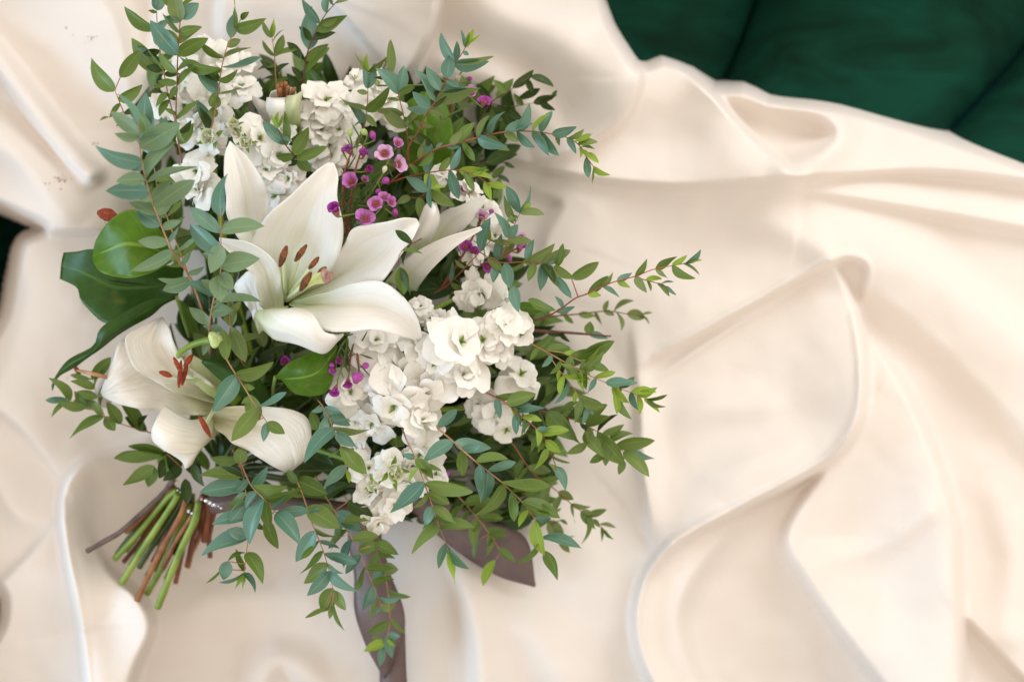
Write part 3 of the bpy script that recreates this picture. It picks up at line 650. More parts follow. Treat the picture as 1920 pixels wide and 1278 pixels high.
L3 = thing('lily', W(430, 750, 6), 'wilting cream lily with curled petals and rust red anthers above the cut stems', 'lily', 'white lilies in the bouquet')
for i, (r, v) in enumerate([
  ([[(425, 760, 7.6), (330, 735, 10.4), (262, 695, 11.6), (234, 640, 11.8), (262, 612, 11.2), (302, 595, 10)],
    [(428, 752, 7.4), (350, 715, 9.6), (302, 672, 10.4), (286, 636, 10.6), (295, 612, 10.6), (304, 595, 10)],
    [(432, 742, 7.6), (392, 714, 10.2), (344, 678, 11.4), (326, 640, 11.4), (318, 615, 11), (307, 596, 10)]], 'P'),
  ([[(330, 720, 8.6), (262, 676, 10.4), (234, 634, 10.9), (214, 668, 11.0), (190, 732, 10)],
    [(400, 755, 7.2), (322, 735, 9.4), (262, 715, 10.4), (222, 714, 10.8), (190, 737, 10)],
    [(425, 775, 7.4), (345, 778, 9.4), (290, 770, 10.4), (226, 758, 10.8), (194, 744, 10)]], 'P'),
  ([[(930, 190, 7.6), (820, 245, 10.6), (740, 225, 12.4), (650, 168, 12.6)],
    [(935, 290, 8.4), (850, 300, 12), (730, 290, 14.4), (612, 230, 14.4)],
    [(905, 345, 9.0), (840, 380, 13), (690, 370, 15.4), (582, 300, 14.8)],
    [(850, 350, 10.6), (815, 425, 13.8), (680, 412, 15.0), (586, 352, 13.8)],
    [(845, 380, 11.6), (790, 470, 13.2), (705, 440, 13.6), (612, 378, 12.4)],
    [(845, 400, 11.0), (768, 502, 12.0), (712, 435, 12.0), (640, 370, 11)]], 'B1'),
  ([[(890, 220, 8.6), (978, 178, 11), (1180, 176, 12.6), (1335, 196, 13.2), (1424, 262, 12.8), (1420, 420, 12), (1314, 529, 11.4)],
    [(885, 240, 8.2), (1000, 270, 10.2), (1130, 310, 11.6), (1250, 368, 12.6), (1335, 420, 12.8), (1352, 470, 12.4), (1313, 529, 11.4)],
    [(885, 260, 8.6), (950, 315, 10.8), (1040, 384, 12), (1130, 434, 12.6), (1220, 492, 12.6), (1284, 518, 12), (1311, 529, 11.4)]], 'B1')]):
    loft('petal', r, M['lily_old'], L3, nu=34, nv=19, view=v, thick=.0009, groove=.0012, wave=.0038, seed=40+i, wn=4)
loft('petal', [[(455, 745, 7), (420, 715, 9), (385, 680, 10), (350, 660, 10)], [(450, 750, 7.4), (405, 730, 9.5), (370, 695, 10.4), (345, 665, 10.2)], [(440, 760, 7), (395, 742, 9.2), (360, 710, 10.3), (342, 672, 10.2)]],
     M['lily_green'], L3, nu=18, nv=9, thick=.0009, wave=.0008, seed=50)
pis = tube('pistil', [W(870, 1060, 8, 'V3'), W(815, 1010, 11, 'V3'), W(880, 955, 13.4, 'V3'), W(960, 925, 14.4, 'V3'), W(1020, 915, 15, 'V3')], [.0022, .0023, .0024, .003], M['stem_green'], L3, n=10, samples=20)
stigma(pis, W(1034, 915, 15.2, 'V3'), .0060, M['stigma_green'])
for a, b, rd in (((785, 1020, 13.6), (835, 1120, 13.8), 5), ((900, 1005, 13.8), (845, 1080, 14.2), 6), ((830, 1040, 13.6), (815, 1205, 14), 5), ((870, 1040, 13.2), (835, 1190, 13.6), 5)):
    stamen(L3, (950, 1140, 9), [(880, 1120, 11)], a, b, M['anther_red'], 'V3', rd)
stamen(L3, (950, 1160, 9), [(850, 1160, 12)], (698, 1108, 13.4), (775, 1135, 13.4), M['anther_red'], 'V3', 6)
stamen(L3, (920, 180, 9), [(890, 230, 14)], (832, 222, 16.2), (895, 340, 16.4), M['anther_red'], 'B1', 5)
stamen(L3, (420, 1150, 10), [(300, 1120, 11)], (190, 1075, 9.5), (225, 1125, 9.5), M['anther_red'], 'V3', 5, 'twig')
ellipsoid('anther', W(184, 398, 12), W(220, 408, 12.6), .0052, M['anther_red'], L3)

L4 = thing('lily', W(1440, 800, 8, 'V1'), 'small green and white lily cup with cut brown stamens near the top', 'lily', 'white lilies in the bouquet')
for i, (r, mm) in enumerate([
  ([[(1380, 860, 8), (1310, 700, 11), (1262, 610, 12.6), (1258, 575, 12.8)], [(1410, 860, 8.5), (1350, 720, 11.6), (1310, 640, 13), (1290, 590, 13)], [(1440, 850, 8.5), (1400, 730, 11.6), (1370, 660, 12.8), (1340, 615, 12.8)]], 'lily_old'),
  ([[(1400, 860, 9), (1365, 720, 12.2), (1340, 640, 13.6), (1345, 585, 13.6)], [(1440, 860, 10), (1420, 720, 13.4), (1400, 640, 14.4), (1400, 590, 14)], [(1480, 850, 9.5), (1480, 720, 13), (1470, 640, 14), (1465, 585, 13.6)]], 'lily'),
  ([[(1462, 820, 9), (1455, 720, 12.6), (1450, 640, 14), (1465, 575, 14)], [(1500, 820, 10), (1500, 720, 13.6), (1500, 640, 14.9), (1510, 570, 14.6)], [(1532, 800, 9), (1542, 720, 12.4), (1540, 640, 13.6), (1558, 545, 13.8)]], 'lily_green'),
  ([[(1360, 700, 10), (1350, 620, 11.6), (1370, 550, 12.4)], [(1430, 700, 9), (1440, 600, 11), (1440, 530, 12)], [(1510, 700, 9.6), (1520, 600, 11.4), (1515, 525, 12.2)]], 'lily_old')]):
    loft('petal', r, M[mm], L4, nu=20, nv=11, view='V1', thick=.0012, wave=.0008, seed=60+i, wn=3)
for x, y in ((1408, 508), (1432, 500), (1455, 495), (1470, 520), (1505, 535), (1420, 530)):
    tube('stamen', [W(1450, 700, 9, 'V1'), W((1450+x)/2, 620, 12, 'V1'), W(x, y, 14.2, 'V1')], [.0012, .0014, .0019], M['stem_brown'], L4, n=7)

# ------------------------------------------------------------------ broad leaves
def broad(label, rails, mat, view, seed, petiole=None, wave=.0022):
    p0 = W(*rails[1][0], v=view)
    t = thing('broad_leaf', p0, label, 'leaf', 'broad leaves tucked into the bouquet')
    loft('blade', rails, mat, t, nu=34, nv=19, view=view, thick=.0005, wave=wave, seed=seed, wn=3)
    mid = [W(p[0], p[1], p[2]-.02, v=view) for p in rails[len(rails)//2]]
    tube('midrib', mid, [.0011, .0008, .0003], mat, t, n=6, samples=24)
    if petiole: tube('petiole', [W(*q, v=view) for q in petiole], [.0015, .0016], M['greentwig'], t, n=7)
    return t
broad('bright lime green rounded leaf on the left edge of the bouquet', [
  [(775, 400, 11.6), (700, 255, 13.6), (620, 165, 14.2), (505, 138, 14), (392, 220, 13.6), (322, 315, 12.6), (300, 400, 11.6)],
  [(775, 430, 11.2), (640, 372, 13.4), (540, 352, 14), (440, 352, 13.6), (360, 380, 12.8), (301, 425, 11.4)],
  [(775, 450, 11.4), (680, 502, 13.4), (560, 545, 13.8), (440, 540, 13.4), (352, 512, 12.8), (316, 470, 12.2), (302, 440, 11.4)]], M['broad_lime'], 'V3', 1)
broad('large dark green leaf under the lime leaf on the left', [
  [(850, 480, 9.5), (650, 460, 11.0), (420, 400, 11.4), (300, 374, 11), (205, 388, 10.2), (126, 394, 9.4)],
  [(830, 570, 8.6), (650, 590, 9.8), (450, 575, 10.2), (300, 540, 10), (190, 500, 9.8), (112, 460, 9.2)],
  [(810, 660, 9.2), (650, 725, 10.6), (490, 792, 11), (366, 812, 10.6), (235, 690, 10.2), (204, 605, 10.0), (104, 552, 9.0)]], M['broad_dark'], 'V3', 2)
broad('long twisting dark green leaf with a pointed tip hanging at the left', [
  [(800, 650, 9.6), (700, 668, 10.6), (600, 695, 11.2), (430, 786, 11.6), (345, 858, 11.4), (302, 950, 10.8), (150, 1040, 9.4), (62, 1165, 8.2), (57, 1218, 8)],
  [(805, 658, 9.4), (710, 692, 10.4), (620, 742, 10.8), (470, 838, 11.6), (380, 895, 11.8), (310, 978, 11.2), (165, 1065, 9.8), (80, 1150, 8.5), (58, 1219, 8)],
  [(810, 666, 9.0), (720, 710, 9.8), (645, 775, 10.2), (505, 855, 10.6), (425, 905, 10.8), (325, 990, 10.6), (190, 1082, 9.6), (95, 1138, 8.6), (60, 1220, 8)]], M['broad_dark'], 'V3', 3,
  [(800, 655, 9.6), (835, 760, 8), (880, 900, 6)])
broad('curved lime green leaf just below the large lily', [
  [(516, 706, 12.4), (542, 680, 13.8), (585, 662, 14.6), (632, 646, 14.8)], [(522, 709, 12.4), (560, 700, 14.6), (598, 692, 15.2), (632, 652, 14.8)], [(528, 712, 12.2), (556, 738, 13.4), (600, 740, 14), (622, 718, 14.4), (631, 660, 14.8)]], M['broad_lime'], 'P', 4,
  [(516, 706, 12.4), (512, 740, 9), (520, 790, 6)], .001)
broad('lime green leaf half hidden behind the eucalyptus at the upper right', [
  [(770, 330, 7), (748, 260, 8.6), (752, 205, 9), (790, 172, 9)], [(800, 330, 7), (800, 270, 9.2), (805, 215, 9.6), (800, 172, 9)], [(840, 320, 7), (850, 270, 8.6), (840, 205, 9), (810, 172, 9)]], M['broad_lime'], 'P', 5, None, .001)
broad('narrow bright green leaf above the white stock at the right', [
  [(905, 588, 12.4), (940, 574, 13), (985, 566, 13), (1025, 575, 12.2)], [(905, 592, 12.6), (940, 584, 13.4), (985, 580, 13.4), (1026, 578, 12.2)], [(905, 596, 12.2), (940, 595, 12.8), (985, 592, 12.8), (1027, 581, 12)]], M['broad_lime'], 'P', 6, None, .0008)
broad('dark green leaf folded under the wilting lily', [
  [(500, 790, 8), (450, 740, 10.4), (410, 710, 11), (378, 680, 11)], [(498, 780, 8.6), (460, 720, 11.2), (420, 690, 11.6), (380, 676, 11)], [(520, 770, 8), (490, 715, 10), (440, 678, 10.6), (384, 672, 11)]], M['broad_dark'], 'P', 7, None, .001)

# ------------------------------------------------------------------ white stock
def petal_template(k, ruffle, width, curl):
    r = np.random.default_rng(100+k); nu, nv = 9, 9; V = []; UV = []
    p1, p2, p3 = r.uniform(0, 6.28, 3); notch = r.uniform(.04, .14)
    for i in range(nu):
        t = i/(nu-1)
        for j in range(nv):
            u = 2*j/(nv-1)-1
            w = width*(.14+.86*math.sin(min(1, t*1.02)*math.pi*.56)**1.25)
            reach = t*(1-.30*abs(u)**2.6*t - notch*math.exp(-(u*4)**2)*t**4 + .035*math.sin(7*u+p3)*t**3)
            x = reach; y = .5*w*u*(1-.12*t**6)
            z = .34*math.sin(t*1.5)*.55 - curl*t**2.3 + .14*u*u*t + ruffle*t**2*(math.sin(4.2*u+p1)+.45*math.sin(7.5*u+p2))
            z += .03*math.sin(9*t+p2)*abs(u)
            V.append((x, y, z)); UV.append((j/(nv-1), t))
    me = mesh('petal', V, grid(nu, nv), UV); return me
STP = [petal_template(k, .04+.02*(k % 3), [1.05, 1.2, .95, 1.1, 1.0, 1.25][k], [.30, .42, .22, .5, .36, .28][k]) for k in range(6)]
for m_ in STP: m_.materials.append(M['stock'])
BUDP = [petal_template(20+k, .02, .95, -.1) for k in range(2)]
for m_ in BUDP: m_.materials.append(M['stockbud'])
def sepal_mesh():
    V = []; UV = []
    for i in range(6):
        t = i/5
        for j in range(4):
            u = 2*j/3-1; w = .34*math.sin(math.pi*(.12+.86*t))**.8
            V.append((t, .5*w*u, .1*math.sin(3*t)+.1*u*u)); UV.append((j/3, t))
    return mesh('sepal', V, grid(6, 4), UV)
SEP = sepal_mesh(); SEP.materials.append(M['sepal'])
def whorl(parent, c, nrm, R, count, tilt, off, templates, size_j=.12, ring=0.0, name='petal', jit=.16):
    nrm = nrm.normalized(); e1 = nrm.orthogonal().normalized(); e2 = nrm.cross(e1)
    for k in range(count):
        a = off+2*math.pi*k/count+random.uniform(-.3, .3)
        rad = e1*math.cos(a)+e2*math.sin(a)
        tl = tilt+random.uniform(-jit, jit)
        x = rad*math.cos(tl)+nrm*math.sin(tl)
        s = R*random.uniform(1-size_j, 1+size_j)
        link(name, random.choice(templates), None, parent, frame(c+rad*ring*R, x, nrm, random.uniform(-.28, .28), (s, s*random.uniform(.92, 1.12), s)))
def floret(parent, px, py, z, d, tilt=(0, 0), loose=0):
    c = W(px, py, z); R = d*.5*MM*1.2
    nrm = Vector((tilt[0]+random.uniform(-.75, .75), tilt[1]+random.uniform(-.75, .75), 1)).normalized()
    f = bpy.data.objects.new('floret', None); COL.objects.link(f); f.parent = parent
    f.empty_display_size = .005
    f.location = c-root_of_parent(parent); off = random.uniform(0, 6.28)
    whorl(f, c-nrm*R*.10, nrm, R*1.02, 5, .0, off, STP, .2, jit=.3)
    whorl(f, c+nrm*R*.02, nrm, R*.84, 3 if loose else 4, .42, off+.5, STP, .25, jit=.35)
    if loose < 2: whorl(f, c+nrm*R*.06, nrm, R*.60, 3, .85, off+.2, STP, .3, jit=.4)
    whorl(f, c+nrm*R*.05, nrm, R*.34, 3, 1.0, off+.3, [SEP], name='sepal')
    return f
def stock_bud(parent, px, py, z, d, green=False):
    c = W(px, py, z); R = d*.5*MM
    f = bpy.data.objects.new('bud', None); COL.objects.link(f); f.parent = parent; f.location = c-root_of_parent(parent)
    nrm = Vector((random.uniform(-.4, .4), random.uniform(-.4, .4), 1))
    whorl(f, c, nrm, R*1.3, 4, .95, random.uniform(0, 6), BUDP, ring=.25)
    whorl(f, c, nrm, R*1.2, 3, 1.25, random.uniform(0, 6), BUDP, ring=.1)
    whorl(f, c-nrm.normalized()*R*.3, nrm, R*1.35, 4, .75, random.uniform(0, 6), [SEP], ring=.35, name='sepal')
    return f
def stock(label, stem, florets, buds=(), tilt=(0, 0), loose=0, k=1.0):
    t = thing('stock_flower', W(*stem[0]), label, 'flower', 'white stock flowers')
    tube('stem', [W(*p) for p in stem], [.0028, .0024, .0018], M['stem_green'], t, n=8)
    for x, y, z, d in florets: floret(t, x, y, z, d*k*random.uniform(.9, 1.12), tilt, loose if random.random() < .8 else 0)
    for x, y, z, d in buds: stock_bud(t, x, y, z, d)
stock('brightest cluster of white stock florets right of the lily and above the bottom sprigs', [(560, 800, 4), (700, 740, 8), (850, 660, 12), (950, 620, 12)],
      [(858, 645, 15.4, 104), (820, 680, 14.8, 84), (868, 705, 14.6, 80), (905, 640, 14.2, 70), (942, 612, 14.6, 84), (962, 600, 14.0, 70), (925, 650, 13.4, 70), (975, 625, 13, 60), (790, 650, 13.8, 66)], tilt=(.15, .05))
stock('column of cream white stock florets running down below the large lily', [(500, 800, 4), (620, 800, 7), (730, 800, 10), (740, 900, 9)],
      [(705, 640, 14.0, 74), (700, 690, 13.4, 72), (752, 700, 14.0, 80), (655, 735, 13.2, 74), (740, 755, 14.4, 86), (790, 735, 14.0, 78), (790, 790, 14.0, 64), (700, 790, 12.6, 66), (665, 790, 12, 60)], [(778, 612, 14.2, 20)], tilt=(0, -.1), loose=1, k=1.25)
stock('lowest cluster of white stock florets with a pale rosebud shaped bloom', [(500, 820, 4), (620, 850, 7), (730, 900, 10), (720, 970, 9)],
      [(790, 845, 13.4, 74), (735, 880, 13.8, 62), (770, 905, 13, 62), (690, 880, 12, 70), (700, 925, 11.6, 66), (740, 945, 12, 60), (710, 975, 11.8, 50), (770, 870, 13, 60), (815, 890, 12.4, 56), (665, 840, 11, 56)], [(737, 882, 15.0, 46), (702, 910, 14.6, 28)], tilt=(.05, -.2))
stock('loose white stock petals half hidden at the right behind green twigs', [(600, 780, 4), (760, 770, 7), (900, 760, 9), (980, 720, 9)],
      [(975, 705, 10.6, 86), (925, 780, 10.4, 76), (950, 800, 10, 70), (900, 760, 10, 60)], tilt=(.3, -.1), loose=2)
stock('small white stock florets beside the tip of the lily petal', [(600, 760, 4), (720, 680, 8), (800, 590, 11), (900, 540, 11)],
      [(905, 548, 12.2, 78), (880, 560, 11.6, 56), (790, 575, 12.8, 44), (805, 595, 12.4, 40), (825, 600, 12, 50), (935, 555, 11.6, 56)], tilt=(.2, .1), loose=1)
stock('upper left white stock with green centres behind the tall eucalyptus', [(480, 700, 4), (430, 500, 7), (400, 300, 10), (390, 150, 10)],
      [(352, 140, 11.2, 78), (415, 112, 11.0, 72), (400, 175, 11.8, 80), (345, 195, 11.4, 70), (452, 165, 11, 62), (360, 245, 11.6, 66), (405, 235, 11.4, 60), (330, 165, 10.6, 60), (310, 200, 10.4, 56), (455, 120, 10.4, 56), (378, 85, 10.4, 56)], tilt=(-.1, .2), loose=1)
stock('white stock florets with green buds at the upper left petal of the lily', [(520, 700, 4), (500, 500, 8), (470, 350, 11), (440, 240, 12)],
      [(398, 262, 13.6, 56), (485, 262, 14.0, 76), (520, 290, 13.8, 72), (500, 320, 13.4, 62), (372, 322, 13.6, 66), (378, 360, 13.4, 62), (350, 335, 12.8, 52), (545, 335, 13, 60), (520, 365, 12.6, 60), (460, 290, 13, 56), (525, 245, 13, 50)], [(440, 236, 14.8, 26), (462, 266, 15, 30), (448, 250, 14.6, 22), (398, 258, 15.2, 40)], tilt=(-.05, .1))
stock('soft white stock cluster behind the pink flowers at the top', [(560, 700, 4), (580, 500, 7), (610, 320, 9), (630, 180, 10)],
      [(610, 192, 11.4, 84), (585, 210, 11, 66), (645, 200, 11, 70), (600, 245, 11.0, 70), (640, 245, 10.8, 62), (590, 285, 10.8, 62), (625, 295, 10.6, 66), (690, 200, 10.6, 62), (720, 190, 10.2, 66), (735, 215, 10, 60), (665, 150, 10, 50), (705, 150, 10.6, 52), (660, 290, 10.4, 50)], tilt=(0, .25), loose=1)
stock('few white stock petals hidden behind the right hand eucalyptus leaves', [(640, 640, 4), (740, 520, 8), (840, 420, 10), (890, 370, 10)],
      [(880, 362, 11.4, 62), (905, 395, 11.0, 56), (930, 440, 10.6, 60), (890, 470, 11, 60), (830, 330, 11, 44)], tilt=(.3, .2), loose=1)

# ------------------------------------------------------------------ wax flowers
def wpetal(k):
    V = []; UV = []
    for i in range(7):
        t = i/6
        for j in range(7):
            u = 2*j/6-1; w = 1.12*math.sin(math.pi*(.14+.74*t))**.6
            V.append((.30+.70*t*(1-.16*abs(u)**2.2), .5*w*u, .32*t**1.3+.12*u*u-.05*math.sin(5*t+k))); UV.append((j/6, t))
    return mesh('petal', V, grid(7, 7), UV)
WP = {}
for nm in ('wax_pink', 'wax_pale', 'wax_purple'):
    me = wpetal(1); me.materials.append(M[nm]); WP[nm] = me
def lathe(name, prof, n=12):
    V = [(r*math.cos(2*math.pi*k/n), r*math.sin(2*math.pi*k/n), z) for r, z in prof for k in range(n)]
    F = [(i*n+k, i*n+(k+1) % n, (i+1)*n+(k+1) % n, (i+1)*n+k) for i in range(len(prof)-1) for k in range(n)]
    return mesh(name, V, F)
CUP = lathe('cup', [(.06, -.9), (.22, -.6), (.36, -.2), (.40, .12), (.34, .14), (.26, .0), (.12, -.05), (.10, .25), (.03, .32), (.001, .33)]); CUP.materials.append(M['wax_cup'])
BUD = {}
for k in ('wax_bud', 'cream_bud', 'green_bud'):
    me = lathe('bud', [(.06, -1.2), (.25, -.85), (.5, -.3), (.62, .1), (.58, .45), (.4, .75), (.16, .92), (.002, .95)]); me.materials.append(M[k]); BUD[k] = me
NEED = mesh('needle_leaf', [(0, 0, 0), (.4, .035, .03), (.4, -.035, .03), (.4, 0, -.02), (.8, .03, .02), (.8, -.03, .02), (.8, 0, -.02), (1, 0, 0)],
            [(0, 1, 2), (0, 3, 1), (0, 2, 3), (1, 4, 5, 2), (1, 3, 6, 4), (3, 2, 5, 6), (4, 7, 5), (4, 6, 7), (6, 5, 7)]); NEED.materials.append(M['needle'])
def wax(label, stems, flowers, buds, needles, view):
    t = thing('wax_flower_sprig', W(*stems[0][0], v=view), label, 'wax flower', 'wax flower sprigs')
    s = VIEWS[view][2]*MM
    allp = []
    for st in stems:
        tube('stem', [W(*p, v=view) for p in st], [.0013, .0010, .0007], M['redtwig'] if random.random() < .6 else M['greentwig'], t, n=6)
        allp += [Vector(q) for q in spline([W(*p, v=view) for p in st], 10)]
    def joint(c):
        q = min(allp, key=lambda a: (a-c).length + max(0, a.z-c.z)*3); 
        tube('stalk', [q, (q+c)/2+Vector((0, 0, -.004)), c+Vector((0, 0, -.002))], [.0006, .0006, .0008], M['greentwig'], t, n=5, samples=7)
    for x, y, z, d, kind, tx, ty in flowers:
        c = W(x, y, z, view); R = d*.5*s*1.03
        nrm = Vector((tx, ty, 1)).normalized(); joint(c-nrm*R*.8)
        f = bpy.data.objects.new('floret', None); COL.objects.link(f); f.parent = t; f.location = c-root_of_parent(t)
        whorl(f, c, nrm, R*random.uniform(.85, 1.05), 5, random.choice([.0, .1, .3, .55]), random.uniform(0, 6), [WP[kind]], .1)
        link('cup', CUP, None, f, frame(c, nrm.orthogonal(), nrm, 0, (R, R, R)))
    for x, y, z, d, kind in buds:
        c = W(x, y, z, view); R = d*.62*s; nrm = Vector((random.uniform(-.5, .5), random.uniform(-.2, .7), .7)).normalized()
        joint(c-nrm*R); link('bud', BUD[kind], None, t, frame(c, nrm.orthogonal(), nrm, 0, (R, R, R*1.1)))
    for k in range(needles):
        q = random.choice(allp); L = random.uniform(70, 150)*s
        dv = Vector((random.uniform(-1, 1), random.uniform(-.7, 1), random.uniform(-.1, .8)))
        link('needle_leaf', NEED, None, t, frame(q, dv, Vector((0, 0, 1)), random.uniform(0, 3), (L, L*1.1, L*1.1)))
wax('pink wax flower sprig with many open blooms above the lily', [[(720, 560, 10), (725, 420, 13), (740, 300, 15), (760, 180, 16), (800, 60, 16)], [(715, 540, 10), (690, 350, 14), (700, 200, 15.5), (740, 90, 16)], [(740, 480, 12), (830, 330, 15), (900, 220, 16), (950, 100, 16)], [(740, 470, 12), (820, 420, 14.5), (900, 390, 15.5)]],
    [(738, 262, 17, 108, 'wax_pink', -.3, .5), (912, 108, 17.6, 104, 'wax_pale', -.15, .25), (982, 55, 16.8, 76, 'wax_pink', .4, .5), (985, 165, 16.6, 96, 'wax_pale', 1.4, .1), (868, 376, 18, 96, 'wax_pink', 0, .25), (908, 342, 17.2, 66, 'wax_pink', .2, .8), (945, 368, 17.2, 68, 'wax_pink', .5, .2),
     (650, 412, 18.6, 112, 'wax_purple', -.2, .75), (808, 458, 18, 108, 'wax_pink', .3, .8), (720, 95, 16.4, 60, 'wax_purple', -.5, .8), (800, 112, 16.4, 56, 'wax_purple', .3, .9), (820, 195, 16.2, 66, 'wax_purple', .9, .3), (805, 250, 16, 56, 'wax_pink', .4, .5)],
    [(850, 12, 17, 44, 'wax_bud'), (915, 252, 17, 50, 'wax_bud'), (968, 424, 17, 44, 'wax_bud'), (912, 192, 17.4, 36, 'cream_bud'), (880, 310, 16.6, 40, 'wax_bud'), (690, 90, 16, 30, 'wax_bud'), (728, 0, 17.4, 40, 'green_bud'), (805, -5, 17.4, 44, 'green_bud')], 70, 'V4')
wax('wax flower sprig with two small blooms and pale buds at the top right', [[(960, 900, 8), (1060, 720, 11), (1180, 650, 13), (1250, 610, 14)], [(1100, 700, 11), (1120, 580, 13), (1110, 500, 14)]],
    [(1222, 560, 15.4, 100, 'wax_pale', -.1, .5), (1300, 612, 15.2, 92, 'wax_purple', .3, .8)],
    [(1045, 457, 15.6, 30, 'cream_bud'), (1146, 470, 15.8, 42, 'cream_bud'), (1216, 474, 15.6, 38, 'wax_bud'), (1190, 395, 15.2, 36, 'green_bud'), (662, 500, 14.6, 44, 'green_bud')], 16, 'V2')
wax('drooping dark purple wax flower buds below the lily beside cream stock', [[(420, 170, 11), (330, 180, 13.4), (250, 230, 14.2), (200, 330, 14.6)], [(330, 180, 13.4), (290, 280, 14.6), (270, 400, 15)], [(270, 210, 14), (250, 330, 14.8), (210, 440, 15)], [(300, 190, 13.4), (320, 300, 14.6), (330, 400, 15)]],
    [(200, 492, 16, 76, 'wax_purple', -.2, -1.0), (268, 452, 16, 72, 'wax_purple', .1, -1.1), (222, 328, 15.4, 64, 'wax_purple', .5, -.5), (190, 385, 15, 50, 'wax_purple', -.6, -.6)],
    [(325, 425, 16.2, 76, 'wax_bud'), (366, 362, 15.6, 48, 'wax_bud'), (180, 360, 15, 40, 'wax_bud'), (312, 445, 15.6, 50, 'wax_bud')], 26, 'B2')
wax('purple wax flowers glimpsed behind the eucalyptus at the right of the lily', [[(-40, 1150, 8), (60, 1000, 11), (130, 880, 12), (200, 740, 12.6)], [(100, 1050, 10), (250, 990, 12), (420, 910, 12.4)]],
    [(200, 722, 12.8, 96, 'wax_pale', .4, .6), (105, 905, 13.4, 96, 'wax_purple', -.2, .6), (150, 930, 13.2, 66, 'wax_purple', .4, .3), (430, 905, 12.6, 110, 'wax_pink', .3, 1.0), (240, 1020, 13, 80, 'wax_purple', .2, -.4), (440, 842, 12, 76, 'wax_pale', .3, 1.0), (90, 560, 12, 60, 'wax_pale', .3, .6)],
    [(368, 972, 13, 44, 'wax_bud'), (262, 690, 12.6, 40, 'wax_bud')], 24, 'V5')
wax('dim purple wax flower deep in the gap below the lily', [[(1500, 1240, 6), (1470, 1150, 8), (1455, 1050, 9)]],
    [(1455, 1050, 9.6, 84, 'wax_purple', 0, .4), (1455, 1155, 9, 66, 'wax_purple', .2, .2)], [(1180, 1200, 8, 44, 'wax_bud')], 14, 'V3')
wax('single violet wax flower bud in the shade right of the lowest stock', [[(690, 900, 6), (740, 930, 8), (790, 950, 9)]],
    [], [(802, 955, 11.4, 58, 'wax_bud'), (770, 930, 10.4, 40, 'wax_bud')], 8, 'B2')
# ------------------------------------------------------------------ eucalyptus
def leaf_template(k, bend, cup, twist, peak):
    V = []; UV = []; nu, nv = 13, 7
    for i in range(nu):
        t = i/(nu-1)
        w = (t+.012)**peak*(1.006-t)**(.92); w /= (peak/(peak+.92))**peak*(.92/(peak+.92))**.92
        for j in range(nv):
            u = 2*j/(nv-1)-1; y = .5*w*u
            z = bend*(4*t*(1-t))*.38 + cup*abs(u)**1.6*w*.5 + .012*math.sin(8*t+k+2*u)*abs(u)
            a = twist*(t-.4); V.append((t, y*math.cos(a)*1.0, z+y*math.sin(a)*.42)); UV.append((j/(nv-1), t))
    return V, grid(nu, nv), UV
LT = []
for k, (b, c, tw, pk) in enumerate([(.18, .12, .2, .62), (-.14, .16, -.3, .70), (.26, .08, .5, .55), (.05, .2, -.15, .66), (-.24, .10, .35, .60), (.12, .22, 0, .75), (.34, .14, -.7, .58), (-.3, .2, .8, .72), (.2, .28, .4, .64), (-.1, .05, -.9, .68)]):
    LT.append(leaf_template(k, b, c, tw, pk))
LM = {}
for tone in 'tgolds':
    for k, (V, F, UV) in enumerate(LT):
        me = mesh('leaf', V, F, UV); me.materials.append(M[tone]); LM[tone, k] = me
TW = .43
def leaf_matrix(b, tip, wr, flip):
    ax = tip-b; L = ax.length
    viewdir = Vector((0, 0, 1))
    if wr >= TW: roll = random.uniform(-.25, .25); sy = L*wr*1.04
    else:
        c = max(.22, wr/TW); roll = math.acos(min(1, c))*.92*(1 if flip else -1); sy = L*TW
    return frame(b, ax, viewdir, roll, (L, sy, L*.9))
SPRIGS = 0
